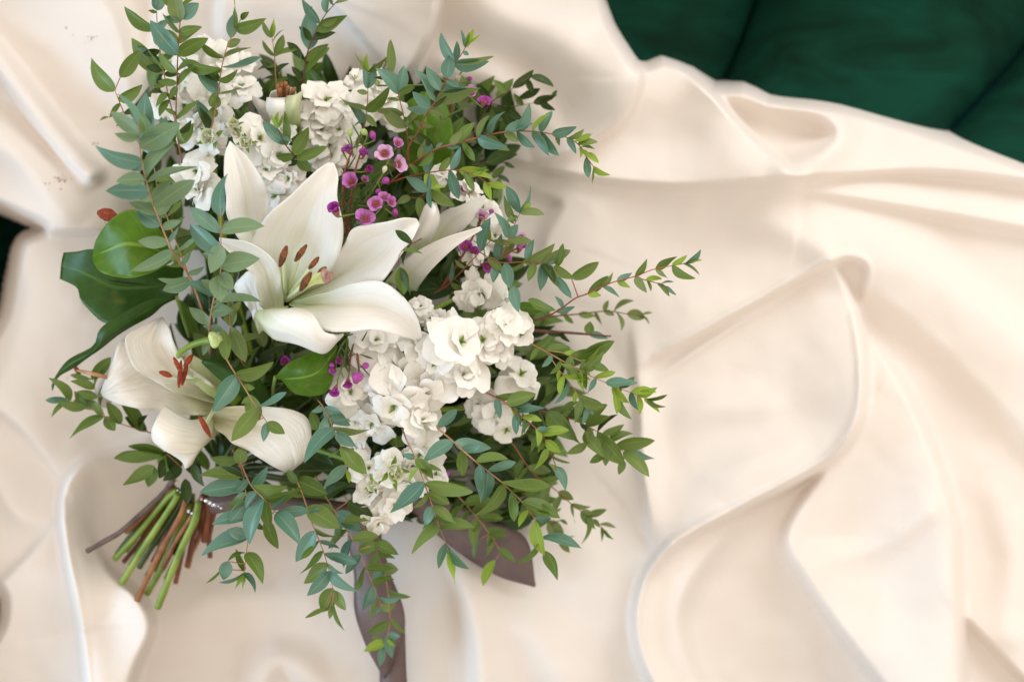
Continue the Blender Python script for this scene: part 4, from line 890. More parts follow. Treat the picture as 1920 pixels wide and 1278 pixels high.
def sprig(label, view, stems, leaves, mat='twig', r=4.2, dz=1.0, fill=17, lit_sage=False):
    """stems: lists of (x, y, cm); leaves: 'bx by tx ty width tone' lines, measured in the view."""
    t = thing('eucalyptus_sprig', W(*stems[0][-1], v=view) if False else W(*stems[0][0], v=view), label, 'eucalyptus', 'eucalyptus sprigs in the bouquet')
    s = VIEWS[view][2]; cs = []
    for k, st in enumerate(stems):
        rr = r*.352*MM*(1 if k == 0 else .7)
        P = [W(*p, v=view) for p in st]
        tube('stem', P, [rr*1.25, rr, rr*.55], M[mat], t, n=7, samples=max(10, len(st)*5))
        c = spline(st, 60); cs.append(c)
    C = np.vstack(cs)
    if lit_sage: leaves = leaves.replace(' o', ' s').replace(' g', ' s')  # near sprigs take the tone with the light painted in
    for ln in leaves.strip().split(';'):
        f = ln.split()
        if len(f) < 6: continue
        bx, by, tx, ty, w = map(float, f[:5]); tone = f[5]; w *= random.uniform(.86, 1.0)
        d = np.hypot(C[:, 0]-bx, C[:, 1]-by); i = int(np.argmin(d)); z = C[i, 2]
        if d[i] < 34: bx, by = C[i, 0], C[i, 1]
        elif d[i] < 130:
            tube('petiole', [W(C[i, 0], C[i, 1], z, v=view), W((C[i, 0]+bx)/2, (C[i, 1]+by)/2, z+.15, v=view), W(bx, by, z, v=view)], [.0005, .0004], M[mat], t, n=5, samples=6)
        Lpx = math.hypot(tx-bx, ty-by)*s
        rise = (random.uniform(-.25, .45)*Lpx*MM*100)*dz
        if len(f) > 6: rise = float(f[6])
        b = W(bx, by, z, v=view); tip = W(tx, ty, z+rise, v=view)
        me = LM[tone, random.randrange(len(LT))]
        link('leaf', me, None, t, leaf_matrix(b, tip, w, random.random() < .5))
    # small leaf pairs where the stem would be bare
    tones = [ln.split()[5] for ln in leaves.split(';') if len(ln.split()) > 5]
    bases = np.array([[float(q) for q in ln.split()[:2]] for ln in leaves.split(';') if len(ln.split()) > 5])
    for c in cs:
        for i in range(14, 60, 1):
            x, y, z = c[i]
            if len(bases) and np.min(np.hypot(bases[:, 0]-x, bases[:, 1]-y))*s < fill: continue
            dx, dy = c[min(i+1, 59), :2]-c[i-1, :2]; a0 = math.atan2(dy, dx); bases = np.vstack([bases, [x, y]])
            for sg in (-1, 1):
                a = a0+sg*random.uniform(.7, 1.25); L = random.uniform(34, 58)/s
                b = W(x, y, z, v=view); tip = W(x+L*math.cos(a), y+L*math.sin(a), z+random.uniform(-.8, .9), v=view)
                link('leaf', LM[random.choice(tones), random.randrange(len(LT))], None, t, leaf_matrix(b, tip, random.uniform(.16, .42), random.random() < .5))
    return t
sprig('long eucalyptus sprig rising in front of the broad green leaves at the left', 'V3',
 [[(1000, 830, 12), (955, 735, 14), (880, 540, 17), (780, 390, 19), (690, 180, 20.5), (636, 20, 21.5), (605, -100, 22), (585, -220, 22.5), (572, -392, 23)]],
 "572 -385 448 -555 .14 t;570 -320 405 -450 .44 o;590 -290 430 -320 .36 g;590 -240 825 -375 .46 o;588 -270 722 -308 .16 t;600 -140 315 -245 .32 t;602 -110 470 -160 .5 t;610 -30 800 -268 .34 g;612 -40 440 -30 .5 g;625 -20 930 -118 .15 g;640 30 378 25 .40 t;650 90 540 2 .55 g;690 110 912 -40 .24 g;680 80 770 -40 .45 g;700 240 562 145 .6 t;782 398 526 506 .36 o;800 392 918 308 .15 o;880 545 688 550 .15 o;872 570 718 622 .5 o;890 505 968 478 .28 o;850 470 905 360 .3 g;720 250 830 200 .35 g", 'twig', 4.6, lit_sage=True)
sprig('second thin eucalyptus stem close behind the long left hand sprig', 'V3',
 [[(900, 640, 12), (870, 520, 14), (820, 380, 15.5), (770, 250, 17), (720, 110, 18), (690, 20, 18.5), (640, -300, 19)]],
 "720 110 830 60 .4 g;760 240 850 180 .3 g;700 20 600 60 .4 g;690 -60 800 -20 .4 g;660 -200 620 -570 .38 t;655 -220 740 -420 .35 t;800 320 900 290 .4 d;850 470 760 480 .4 g;640 -300 560 -480 .4 g;660 -160 540 -120 .4 g;690 20 760 -60 .5 g", 'twig', 3.6)
sprig('eucalyptus sprig standing over the left petal of the large lily', 'V3',
 [[(1000, 1000, 11), (1000, 830, 14), (1030, 650, 17.5), (1065, 520, 19), (1068, 340, 20.5), (1066, 240, 21), (1070, 130, 21.5)]],
 "1068 170 1108 -78 .36 t;1062 275 884 124 .38 t;1078 265 1328 236 .38 g;1050 395 884 226 .42 t;1075 350 1005 518 .62 o;1078 470 1302 432 .5 g;1080 515 1140 618 .62 g;1060 535 1066 692 .8 o;1022 640 858 574 .4 t;1034 620 950 555 .5 g;1012 740 1145 742 .6 o;1040 700 1306 688 .15 o;1000 820 876 722 .45 o;1002 830 1088 862 .5 o;1000 840 962 835 .6 g;1060 420 960 400 .5 g;1010 900 960 1010 .45 g;1000 900 1090 970 .45 d", 'twig', 4.6, lit_sage=True)
sprig('short eucalyptus sprig in the dark gap left of the lily', 'V3',
 [[(1230, 1100, 9), (1190, 1045, 11), (1155, 950, 13), (1125, 830, 14.5), (1110, 660, 15.5)]],
 "1126 830 1125 668 .5 o;1150 940 1338 890 .24 o;1130 840 1215 1050 .42 o;1160 960 1240 1010 .5 g;1115 700 1060 640 .4 g;1112 680 1160 650 .4 g;1180 1020 1120 1080 .4 d", 'twig', 3.4)
sprig('eucalyptus sprig hanging over the wilting lily toward the curled petal', 'V3',
 [[(1070, 960, 14), (1090, 1010, 15), (1130, 1080, 16), (1200, 1190, 17), (1262, 1290, 17.4), (1345, 1412, 17)]],
 "1105 1035 1075 848 .42 g;1165 1115 1384 1048 .34 g;1160 1130 1018 1346 .40 t;1200 1200 1272 1205 .62 g;1270 1326 1464 1230 .12 t;1284 1332 1130 1524 .42 g;1290 1400 1235 1240 .55 g;1340 1415 1452 1480 .55 g;1340 1416 1322 1526 .42 t;1240 1260 1190 1300 .5 g", 'twig', 3.8)
sprig('bushy bluish eucalyptus sprig hanging beside the cut stems', 'B1',
 [[(1010, 400, 10), (1050, 485, 12), (1072, 580, 13), (1092, 700, 13.6), (1096, 850, 13.6), (1072, 1060, 12.6)]],
 "1050 480 1062 382 .7 g;1045 455 898 450 .4 g;1075 550 834 540 .25 g;1062 590 838 632 .42 t;1088 685 990 800 .55 t;1086 765 902 802 .3 t;1088 870 848 970 .28 t;1086 865 984 830 .6 t;1090 960 1172 1118 .34 g;1086 955 985 1000 .12 g;1076 1050 1028 930 .16 g;1072 1055 938 1112 .15 t;1076 1060 1132 1168 .16 t;1072 1075 1022 1146 .3 l;1070 1080 1062 1148 .3 l;988 1000 962 1098 .72 t;960 1040 866 1116 .06 g;1094 700 1000 760 .4 g;1094 790 1180 830 .4 g;1060 560 920 500 .5 d", 'twig', 3.6)
sprig('eucalyptus side branch with glossy teal leaves over the mauve ribbon band', 'B1',
 [[(1040, 440, 11), (1062, 495, 12.4), (1110, 595, 14), (1175, 665, 14.4), (1245, 742, 14)]],
 "1112 605 1198 494 .40 t;1112 600 1304 600 .34 g;1180 668 1392 598 .24 g;1166 680 1102 908 .38 t;1182 690 1214 842 .4 g;1184 780 1254 932 .34 g;1242 742 1372 912 .36 t;1248 745 1424 728 .36 t;1220 720 1300 640 .3 t;1140 630 1080 720 .4 t;1090 560 1010 640 .4 t", 'twig', 3.6)
sprig('drooping eucalyptus sprig with a round leaf at its tip at the bottom', 'B4',
 [[(440, 100, 9), (472, 175, 11), (520, 290, 13), (570, 440, 13.6), (630, 590, 13.4), (662, 700, 12.6), (684, 800, 12)]],
 "550 345 440 432 .42 t;560 400 612 364 .3 t;572 360 720 472 .5 g;592 470 746 512 .15 g;600 490 488 648 .42 t;636 590 508 712 .15 g;645 600 808 655 .34 t;668 702 546 826 .42 t;664 705 808 802 .38 t;684 790 624 912 .62 g;688 795 748 902 .5 g;650 890 536 942 .1 g;680 880 664 948 .5 o;686 860 742 1008 .1 g;480 230 655 296 .5 g;500 230 440 170 .5 g;530 310 440 250 .3 g", 'twig', 3.8)
sprig('eucalyptus sprig crossing the top of the hanging ribbon tail', 'B4',
 [[(590, 200, 8), (640, 300, 10.6), (720, 430, 12), (800, 560, 12.6), (850, 670, 12.4), (900, 790, 12), (938, 890, 11.6)]],
 "640 300 776 238 .42 d;760 335 892 412 .5 d;722 385 834 492 .5 t;745 490 658 582 .22 g;812 590 938 558 .5 g;900 555 1024 612 .36 g;832 612 748 712 .4 t;854 675 804 806 .2 g;868 675 1002 682 .2 g;896 770 838 902 .36 t;890 765 1004 740 .25 g;918 830 1042 832 .26 t;916 840 876 948 .18 g;938 885 985 905 .5 g;936 888 905 925 .5 t;690 380 590 360 .3 g", 'twig', 3.4)
sprig('lowest eucalyptus sprig lying along the ribbon with lime tips', 'B4',
 [[(740, 300, 6), (820, 430, 8), (880, 520, 8.6), (930, 650, 8.6), (966, 780, 8.4), (980, 950, 8), (966, 1035, 7.6), (938, 1095, 7.4)]],
 "944 690 1024 690 .75 o;944 700 884 742 .75 t;970 790 1088 832 .28 g;980 880 925 902 .75 g;982 950 1058 1022 .06 g;976 958 862 1028 .42 g;968 1030 1034 1042 .5 t;970 1030 992 1152 .4 t;942 1070 842 1118 .42 l;934 1090 926 1194 .42 t;946 1060 880 1045 .42 g;850 480 920 440 .5 g;860 500 800 520 .5 g;975 900 1010 860 .4 g;960 1040 1010 1090 .4 l", 'twig', 3.2)
sprig('small eucalyptus sprig over the cream stock below the lily leaf', 'B2',
 [[(60, 500, 12), (135, 590, 14), (182, 690, 15), (230, 805, 15.2), (255, 900, 15), (266, 965, 14.6)]],
 "150 592 72 614 .5 t;125 605 282 690 .46 t;188 700 388 710 .2 o;192 700 30 892 .38 t;206 725 308 802 .5 t;70 615 112 732 .4 g;236 805 370 952 .38 g;252 895 358 962 .12 g;246 908 132 1032 .38 t;262 930 276 1002 .36 l;232 815 162 862 .1 g;100 560 40 480 .4 d", 'twig', 3.6)
sprig('eucalyptus sprig hanging across the lowest white stock', 'B4',
 [[(1040, -60, 13), (1066, 10, 15), (1110, 100, 16), (1160, 240, 16.4), (1200, 350, 16), (1235, 460, 15.4), (1276, 560, 14.6)]],
 "1118 98 1048 86 .5 t;1112 110 1206 216 .45 g;1156 235 982 392 .36 t;1168 238 1414 284 .30 g;1212 362 1164 464 .52 t;1208 360 1312 442 .38 g;1236 465 1094 608 .28 g;1244 478 1424 470 .28 g;1270 555 1234 684 .28 t;1272 556 1398 688 .28 t;1290 600 1322 768 .16 l", 'twig', 3.8)
sprig('long eucalyptus sprig reaching down right from the white stock', 'B2',
 [[(700, 640, 13), (760, 705, 14.6), (840, 775, 15.6), (960, 882, 16), (1110, 1002, 15.6), (1222, 1112, 14.6), (1292, 1204, 13.6)]],
 "758 698 864 598 .4 t;838 780 678 888 .40 t;850 778 1048 812 .38 t;970 885 1138 872 .24 g;984 895 992 1108 .26 t;1112 1008 946 1182 .26 g;1116 996 1372 1018 .15 g;1216 1110 1424 1192 .28 g;1200 1100 1174 1160 .1 g;1292 1205 1340 1396 .36 l;1344 1370 1408 1530 .36 g;1310 1330 1190 1436 .24 g;1320 1300 1540 1358 .18 t;1300 1200 1376 1194 .5 t", 'twig', 4.2)
sprig('slender eucalyptus sprig with lime leaves right of the white stock', 'B3',
 [[(-60, 700, 12), (0, 732, 13), (150, 812, 14), (240, 890, 14.4), (330, 962, 14.2), (400, 1055, 13.6), (450, 1180, 13), (490, 1270, 12.4)]],
 "80 778 232 750 .28 g;160 812 338 760 .42 g;198 832 312 830 .25 t;95 788 120 908 .34 t;188 840 242 952 .28 l;262 902 372 922 .3 l;264 902 266 998 .25 t;332 962 346 1078 .3 l;346 962 434 966 .3 t;388 1040 484 1114 .48 l;392 1055 346 1114 .3 g;430 1130 542 1172 .12 g;452 1190 512 1340 .4 t;470 1240 420 1180 .3 l;300 930 250 1010 .3 g", 'redtwig', 3.6, fill=12)
sprig('dense bright green eucalyptus branch pointing right over the pale cloth', 'B3',
 [[(220, 400, 11.5), (290, 452, 13), (400, 510, 14), (560, 600, 14.8), (680, 662, 15), (800, 712, 14.8), (900, 752, 14.4), (1000, 790, 14)],
  [(400, 512, 14), (470, 612, 14.4), (550, 712, 14.2), (620, 820, 13.6), (645, 860, 13.4)], [(400, 502, 14), (500, 516, 14.6), (600, 562, 15), (690, 590, 15)]],
 "596 545 804 444 .40 g;610 532 722 524 .1 l;572 602 604 704 .34 g;680 662 812 630 .3 l;668 598 772 620 .45 g;760 680 902 690 .36 t;798 715 892 814 .38 l;806 700 948 696 .26 t;905 748 1058 750 .28 l;902 758 948 858 .34 t;990 790 1078 874 .24 l;1000 788 1122 764 .18 g;1005 792 1112 836 .18 g;786 740 818 884 .34 l;800 760 852 832 .3 o;820 800 908 912 .34 g;474 618 464 688 .35 l;520 695 448 818 .2 t;574 742 564 816 .45 l;590 760 724 822 .34 g;622 845 610 942 .34 t;640 840 682 884 .3 t;400 490 542 482 .28 g;500 518 584 514 .4 l;560 600 480 580 .3 g;660 640 600 620 .3 g;700 670 640 760 .3 t;480 560 420 640 .3 g;430 520 370 600 .35 t;350 480 300 560 .35 g", 'twig', 3.2, fill=12)
sprig('leafy eucalyptus branch with broad green leaves below the bright branch', 'B3',
 [[(-40, 790, 9), (130, 820, 10), (290, 850, 11), (440, 880, 11.6), (550, 912, 11.8), (700, 985, 11.4), (800, 1062, 11), (860, 1110, 10.8)]],
 "395 872 584 1040 .5 g;565 930 764 824 .42 g;702 985 866 1184 .45 g;620 1005 742 1142 .42 g;640 1055 516 1118 .38 g;770 1108 656 1174 .36 g;806 1062 1046 1040 .34 g;868 1108 1014 1256 .4 g;880 1120 1048 1148 .3 t;862 1160 830 1244 .5 g;708 978 822 886 .08 d;590 960 640 980 .4 d;300 850 380 960 .45 d;440 880 500 1000 .45 g", 'redtwig', 3.2, fill=12)
sprig('long eucalyptus tip reaching farthest right over the cloth', 'V5',
 [[(560, 1340, 12), (670, 1278, 13), (762, 1212, 14), (830, 1186, 14.6), (900, 1150, 15), (1000, 1112, 15.4), (1120, 1080, 15.6), (1240, 1036, 15.8), (1380, 1010, 15.8), (1432, 998, 15.8)], [(1120, 1082, 15.6), (1190, 1105, 15.4), (1250, 1120, 15.2), (1310, 1140, 15)]],
 "738 1088 904 994 .38 g;832 1184 962 1078 .34 g;925 1145 988 1054 .24 g;840 1184 918 1194 .5 l;930 1150 1028 1208 .25 t;1010 1106 1104 1058 .42 t;1020 1104 1092 1148 .42 l;1122 1078 1192 974 .34 g;1122 1086 1192 1178 .42 o;1184 1102 1282 1094 .34 l;1192 1108 1216 1170 .3 g;1240 1034 1372 962 .34 g;1244 1040 1318 1092 .34 o;1340 1020 1432 954 .28 l;1350 1022 1484 1092 .30 g;1418 1002 1516 918 .28 t;1430 998 1524 984 .25 l;1410 1006 1506 1072 .12 o;1252 1120 1328 1204 .28 o;1276 1125 1358 1114 .12 t;1308 1140 1368 1192 .3 t;690 1270 640 1200 .4 t;640 1290 760 1262 .3 t", 'redtwig', 3.6, .6, fill=26)
sprig('soft dark budded twig below the farthest reaching tip', 'B3',
 [[(300, 330, 5.5), (400, 302, 5.5), (600, 282, 5.5), (760, 266, 5.5), (880, 282, 5.5), (985, 296, 5.4)]],
 "880 280 990 305 .55 o;800 270 924 204 .15 o;818 275 846 386 .16 o;742 266 806 290 .55 o;590 284 696 296 .4 g;740 262 770 200 .4 o;960 290 1034 276 .2 o;968 296 1012 344 .22 o;500 292 560 340 .4 g;480 295 540 250 .4 g;690 275 730 350 .15 o", 'darktwig', 4.0)
sprig('bare cut red twig end with two leaves at the right side', 'B3',
 [[(300, 380, 9), (380, 386, 9), (550, 396, 9), (785, 416, 9)]],
 "648 412 660 328 .75 g;648 412 768 432 .34 t;400 385 500 420 .3 d;480 392 540 450 .35 d", 'darktwig', 8.0, 1.0, 90)
sprig('arching red stemmed eucalyptus sprig with a drooping lime tip at the upper right', 'V5',
 [[(-360, 530, 11), (-236, 425, 14), (-86, 325, 16), (14, 292, 16.6), (180, 250, 17), (340, 216, 17), (500, 212, 16.6), (630, 230, 16.2), (720, 252, 15.8), (785, 295, 15.4), (820, 352, 15), (872, 424, 14.6)]],
 "50 282 164 158 .38 g;12 290 88 210 .45 o;182 250 246 118 .30 o;186 252 358 302 .32 t;350 212 508 166 .38 t;346 216 424 274 .5 o;500 210 608 108 .2 l;496 215 608 362 .24 t;636 228 772 184 .34 t;640 232 668 298 .4 o;722 252 816 198 .25 g;722 254 768 348 .3 t;770 265 862 226 .34 l;780 275 900 276 .36 g;790 300 790 374 .36 l;812 330 858 358 .4 l;800 300 882 320 .22 g;820 355 904 404 .42 l;828 368 842 492 .36 t;866 415 972 472 .28 l;870 424 864 528 .1 o;-176 385 -136 255 .34 o;0 300 72 306 .4 t;-76 285 -30 280 .4 t;-90 330 -180 420 .3 g;90 275 160 390 .3 g;-86 325 -160 300 .35 t", 'redtwig', 4.2, .6)
sprig('upright red stemmed eucalyptus sprig at the top right of the bouquet', 'V2',
 [[(845, 960, 12), (850, 880, 13), (900, 800, 14), (960, 680, 15.4), (1010, 610, 16), (1070, 490, 16.6), (1130, 380, 17), (1170, 322, 17.2), (1202, 262, 17.2)]],
 "1112 365 1044 198 .24 t;1130 372 1140 248 .34 t;1082 462 1104 328 .6 t;1150 380 1358 340 .20 o;1132 395 1332 368 .3 t;1002 595 878 408 .28 t;972 632 874 550 .42 t;1030 610 1282 528 .20 o;1004 640 1090 510 .5 d;980 652 1064 690 .6 o;962 664 838 648 .42 t;958 770 878 720 .45 o;1188 292 1164 180 .16 t;1200 272 1216 192 .3 l;1204 270 1278 210 .25 l;1182 305 1212 330 .6 t;1080 480 1158 520 .4 t;930 740 1000 760 .4 g;900 800 1010 880 .4 d;1190 285 1240 175 .2 l", 'redtwig', 4.0)
sprig('thin eucalyptus sprig with blunt pale leaves above the pink flowers', 'V2',
 [[(850, 1000, 11), (850, 870, 13), (822, 700, 14.4), (790, 572, 15.2), (762, 482, 15.6), (712, 385, 15.6)]],
 "784 562 654 408 .42 t;790 562 822 394 .38 t;790 566 888 520 .38 g;752 440 742 238 .22 o;814 690 654 662 .2 o;708 385 716 342 .4 o;758 458 640 466 .05 d;820 700 880 780 .36 g;800 600 720 590 .3 g;840 820 940 880 .3 o", 'redtwig', 3.2)
sprig('little upright eucalyptus sprig with a lime tip above the green buds', 'V2',
 [[(560, 860, 12), (590, 720, 13.6), (604, 600, 14.6), (608, 430, 15.2)]],
 "605 530 578 398 .3 t;608 530 644 398 .36 t;608 432 528 314 .12 o;610 428 714 344 .15 o;608 430 604 320 .34 l;605 556 540 546 .5 o;600 662 438 584 .15 o;606 668 738 514 .28 g;580 740 484 614 .34 t;600 690 660 760 .4 g;575 800 540 900 .3 g;608 440 650 380 .3 g;590 720 520 760 .3 t", 'redtwig', 3.0)
sprig('tall straight eucalyptus sprig leaving the frame at the upper left', 'V1',
 [[(880, 1200, 10), (832, 960, 13), (800, 740, 15), (805, 500, 16), (810, 330, 16.4), (825, 120, 16.8), (842, -60, 17)]],
 "804 322 644 122 .42 t;814 322 994 228 .34 g;822 332 1064 408 .12 g;802 502 688 488 .34 g;816 512 918 398 .34 g;812 515 760 592 .5 g;828 122 785 -44 .62 o;840 118 936 20 .62 t;820 130 735 100 .5 t;812 705 942 598 .28 g;825 850 902 738 .34 g;804 720 860 860 .3 g;800 700 720 650 .35 g;806 600 740 560 .4 d", 'redtwig', 4.2)
sprig('eucalyptus sprig with large green leaves just left of the tall straight one', 'V1',
 [[(820, 800, 10), (770, 640, 12.4), (732, 470, 14), (702, 290, 14.6), (684, 100, 14.8), (690, -20, 14.8)]],
 "716 432 532 228 .36 g;702 275 690 158 .4 g;684 68 632 64 .4 g;690 60 748 -32 .5 t;688 60 668 -28 .5 t;690 170 488 38 .26 g;722 440 824 442 .34 d;720 420 620 400 .5 d;696 300 600 320 .4 d;690 180 760 120 .5 t;740 500 660 520 .4 g;750 560 680 640 .45 g;760 600 700 700 .4 g", 'twig', 3.8)
sprig('eucalyptus sprig rising over the upper left stock with paired pointed leaves', 'V1',
 [[(990, 900, 12), (1010, 770, 13.6), (1046, 600, 14.6), (1070, 420, 15.2), (1102, 290, 15.4), (1152, 185, 15.6), (1200, 90, 15.6)]],
 "1048 555 914 362 .34 t;1040 645 1028 552 .8 g;1018 712 1020 640 .9 o;1056 562 1188 525 .15 g;1078 412 1314 340 .15 t;1066 412 842 330 .1 g;1106 288 1186 238 .6 o;1128 235 1142 88 .52 t;1166 178 1338 110 .3 g;1156 172 1148 -10 .22 g;1186 120 1238 72 .5 g;1046 570 1000 640 .4 g;1010 780 940 640 .3 d;1000 800 920 600 .25 t", 'twig', 3.8)
sprig('single pointed eucalyptus leaf and twig at the far upper left', 'V1',
 [[(520, 760, 12), (488, 680, 13.4), (452, 592, 14.4), (432, 540, 14.8)]],
 "434 542 292 348 .38 g;456 600 598 508 .36 g;466 462 582 300 .42 g 0.2;400 704 342 726 .3 o;488 680 560 640 .4 d;460 620 400 705 .1 g;500 720 440 760 .4 d", 'twig', 3.6)
sprig('short soft eucalyptus tip at the top beside the lily cup', 'V1',
 [[(1410, 600, 9), (1396, 450, 10), (1386, 300, 10.4), (1374, 225, 10.6)],],
 "1376 226 1318 128 .3 g;1378 222 1386 102 .34 l;1394 325 1442 208 .34 g;1382 332 1316 242 .24 g;1398 342 1534 298 .28 g;1390 250 1448 176 .08 g;1396 430 1300 360 .4 d;1398 440 1480 380 .4 d;1400 470 1330 470 .4 d;1405 500 1470 460 .4 g;1390 400 1290 420 .35 g", 'twig', 3.4)
sprig('red stemmed eucalyptus sprig with paired leaves leaving the top edge', 'V2',
 [[(200, 680, 9), (216, 530, 10), (236, 350, 11), (290, 200, 11.6), (350, 92, 11.8), (425, 5, 12)]],
 "254 296 270 38 .36 t;248 440 372 262 .40 g;302 192 482 94 .30 g;356 72 362 -34 .45 t;412 20 494 2 .3 o;230 470 150 400 .4 d;222 520 120 440 .4 d;400 35 380 -40 .3 g;240 420 200 330 .3 g", 'darktwig', 4.0)
sprig('small eucalyptus rosette in front of the green and white lily cup', 'V1',
 [[(1560, 1010, 12), (1512, 940, 14), (1450, 860, 15), (1408, 770, 15.6)]],
 "1452 870 1318 728 .38 t;1458 872 1452 668 .28 g;1502 932 1366 946 .34 g;1512 920 1594 764 .46 g;1524 940 1706 878 .34 g;1526 960 1612 1024 .62 g;1404 770 1366 690 .3 l;1408 770 1412 668 .3 l;1406 770 1438 690 .3 l;1430 830 1490 850 .4 t;1530 970 1440 990 .4 d", 'darktwig', 4.0)
sprig('cluster of blue green eucalyptus leaves right of the pink flowers', 'V5',
 [[(-80, 1180, 10), (0, 1130, 11), (110, 1020, 13), (190, 935, 14.4), (272, 850, 15)], [(210, 1090, 12), (300, 998, 14), (362, 850, 15.4), (432, 700, 16)], [(190, 935, 14.2), (300, 995, 14.6), (440, 995, 15), (560, 1005, 15), (650, 1022, 14.8)]],
 "192 925 254 728 .34 t;332 835 278 698 .32 t;350 838 420 770 .6 t;422 694 348 538 .34 t;302 985 322 826 .38 t;390 740 336 592 .2 o;430 700 580 710 .34 o;440 690 494 538 .15 t;480 995 514 858 .32 t;366 862 504 870 .32 o;442 990 640 884 .28 o;562 1000 734 924 .34 o;600 1015 638 974 .5 t;660 1010 690 884 .34 g;630 1022 760 1092 .38 g;560 1008 552 1168 .42 t;602 1018 660 1144 .38 o;340 1000 372 1150 .5 t;390 1140 424 1296 .48 t;180 1160 16 1180 .36 g;190 1160 180 1068 .62 t;200 1152 314 1166 .38 o;190 1160 190 1280 .5 g;480 1220 644 1284 .34 g;110 1030 40 980 .3 o;300 1000 270 1120 .42 t;240 960 330 1050 .4 g;430 700 500 640 .35 l;420 720 350 760 .4 g;640 1030 720 1080 .3 l;520 1005 480 1110 .45 g;650 1080 740 1210 .3 t;560 1010 640 1120 .4 d", 'redtwig', 3.6, fill=26)
sprig('eucalyptus sprig with a bright lime tip above the half hidden lily', 'V2',
 [[(760, 1090, 13), (840, 1060, 14.6), (1000, 1030, 16), (1150, 1020, 16.6), (1270, 1062, 16.6), (1335, 1112, 16.4)], [(850, 1180, 14), (910, 1185, 15.4), (972, 1140, 16.6), (980, 1125, 16.8)]],
 "1100 1018 1162 882 .34 t;1095 1035 1152 1194 .34 t;1150 1022 1324 1018 .36 l;1186 1040 1244 1152 .34 g;1232 1056 1358 1074 .28 l;1310 1105 1440 1122 .30 l;1296 1100 1352 1214 .34 l;968 1150 832 1058 .4 t;974 1135 970 1018 .25 t;982 1135 986 1248 .3 t;985 1140 1128 1232 .38 g;912 1185 932 1334 .40 g;862 1182 778 1222 .55 o;978 1130 1074 1122 .25 l;1030 1025 1100 940 .4 g;900 1050 850 980 .4 g;1250 1060 1320 1000 .3 g", 'redtwig', 3.4)
sprig('pair of eucalyptus leaves hanging on the right petal of the large lily', 'V4',
 [[(1110, 560, 17.6), (1020, 610, 18.8), (985, 665, 19.2), (996, 725, 19.2)]],
 "1004 622 1114 640 .2 g;990 715 1016 860 .5 g;998 720 1050 864 .2 d", 'darktwig', 2.6)
sprig('eucalyptus twig pointing left over bare cloth below the wilting lily', 'B1',
 [[(640, 340, 6), (560, 310, 7.4), (430, 272, 8.6), (330, 228, 9), (240, 180, 9), (130, 138, 8.8)], [(330, 228, 9), (300, 150, 9.4), (262, 30, 9.6)]],
 "328 230 146 344 .24 g;320 222 268 140 .45 g;336 230 386 304 .62 g;242 178 168 92 .45 g;236 178 72 146 .34 g;156 132 32 24 .2 g;120 138 14 142 .3 t;140 160 46 234 .24 g;530 298 408 134 .2 g;556 302 438 230 .42 d;420 270 340 150 .4 g;500 292 560 220 .35 d", 'twig', 3.2)
sprig('dark eucalyptus twig with a heart shaped leaf pair beside the cut stems', 'B1',
 [[(760, 330, 7), (700, 380, 8.2), (660, 430, 8.6), (592, 492, 8.6)]],
 "660 425 456 386 .28 g;640 420 376 452 .2 g;592 496 428 594 .40 g;588 500 562 604 .58 g;662 430 722 574 .06 g;655 432 606 472 .4 g;690 390 760 480 .45 d;680 400 620 560 .4 d;720 420 700 560 .45 d;760 400 850 560 .45 d;740 500 640 570 .5 d;800 480 860 600 .4 d;760 560 770 700 .45 d", 'twig', 3.0)
sprig('soft olive twig trailing to the lower right beyond the ribbon tip', 'B5',
 [[(400, 60, 6), (470, 140, 6.4), (560, 270, 6.6), (680, 360, 6.6), (760, 432, 6.4), (850, 492, 6.2), (905, 545, 6)]],
 "690 365 758 400 .6 g;748 410 844 434 .3 o;798 450 862 544 .4 g;856 490 884 534 .5 g;886 522 964 538 .15 o;880 540 892 604 .2 g;900 545 952 592 .26 g;615 320 630 452 .3 g;740 425 766 514 .1 o;560 270 640 260 .4 g;520 210 480 300 .4 g;600 300 700 290 .3 g;640 330 600 420 .4 o;800 455 860 470 .4 o;700 380 660 470 .3 o", 'redtwig', 3.6, fill=12)
sprig('reddish twig with thin leaves over the pointed ribbon tail', 'B5',
 [[(120, 300, 7), (210, 392, 7), (320, 520, 6.8), (400, 642, 6.6), (382, 692, 6.6)]],
 "394 632 480 704 .3 g;384 690 322 818 .3 l;320 520 250 560 .3 g;330 530 440 540 .3 g;260 450 220 530 .3 g;270 460 400 440 .35 g;310 590 280 690 .15 g;210 390 160 470 .4 d;380 600 330 640 .3 o", 'twig', 3.6, fill=12)
sprig('blurred dark twig with clustered leaves at the lower right edge', 'B5',
 [[(480, 330, 5), (560, 420, 5), (640, 500, 5), (690, 600, 5)]],
 "630 505 706 610 .55 o;690 590 740 655 .4 o;560 420 600 500 .4 g;600 460 700 440 .3 g;570 430 480 470 .4 g;640 500 560 570 .25 g;660 540 770 575 .1 o;520 370 610 350 .4 g;690 500 730 522 .3 g", 'darktwig', 3.2, fill=12)
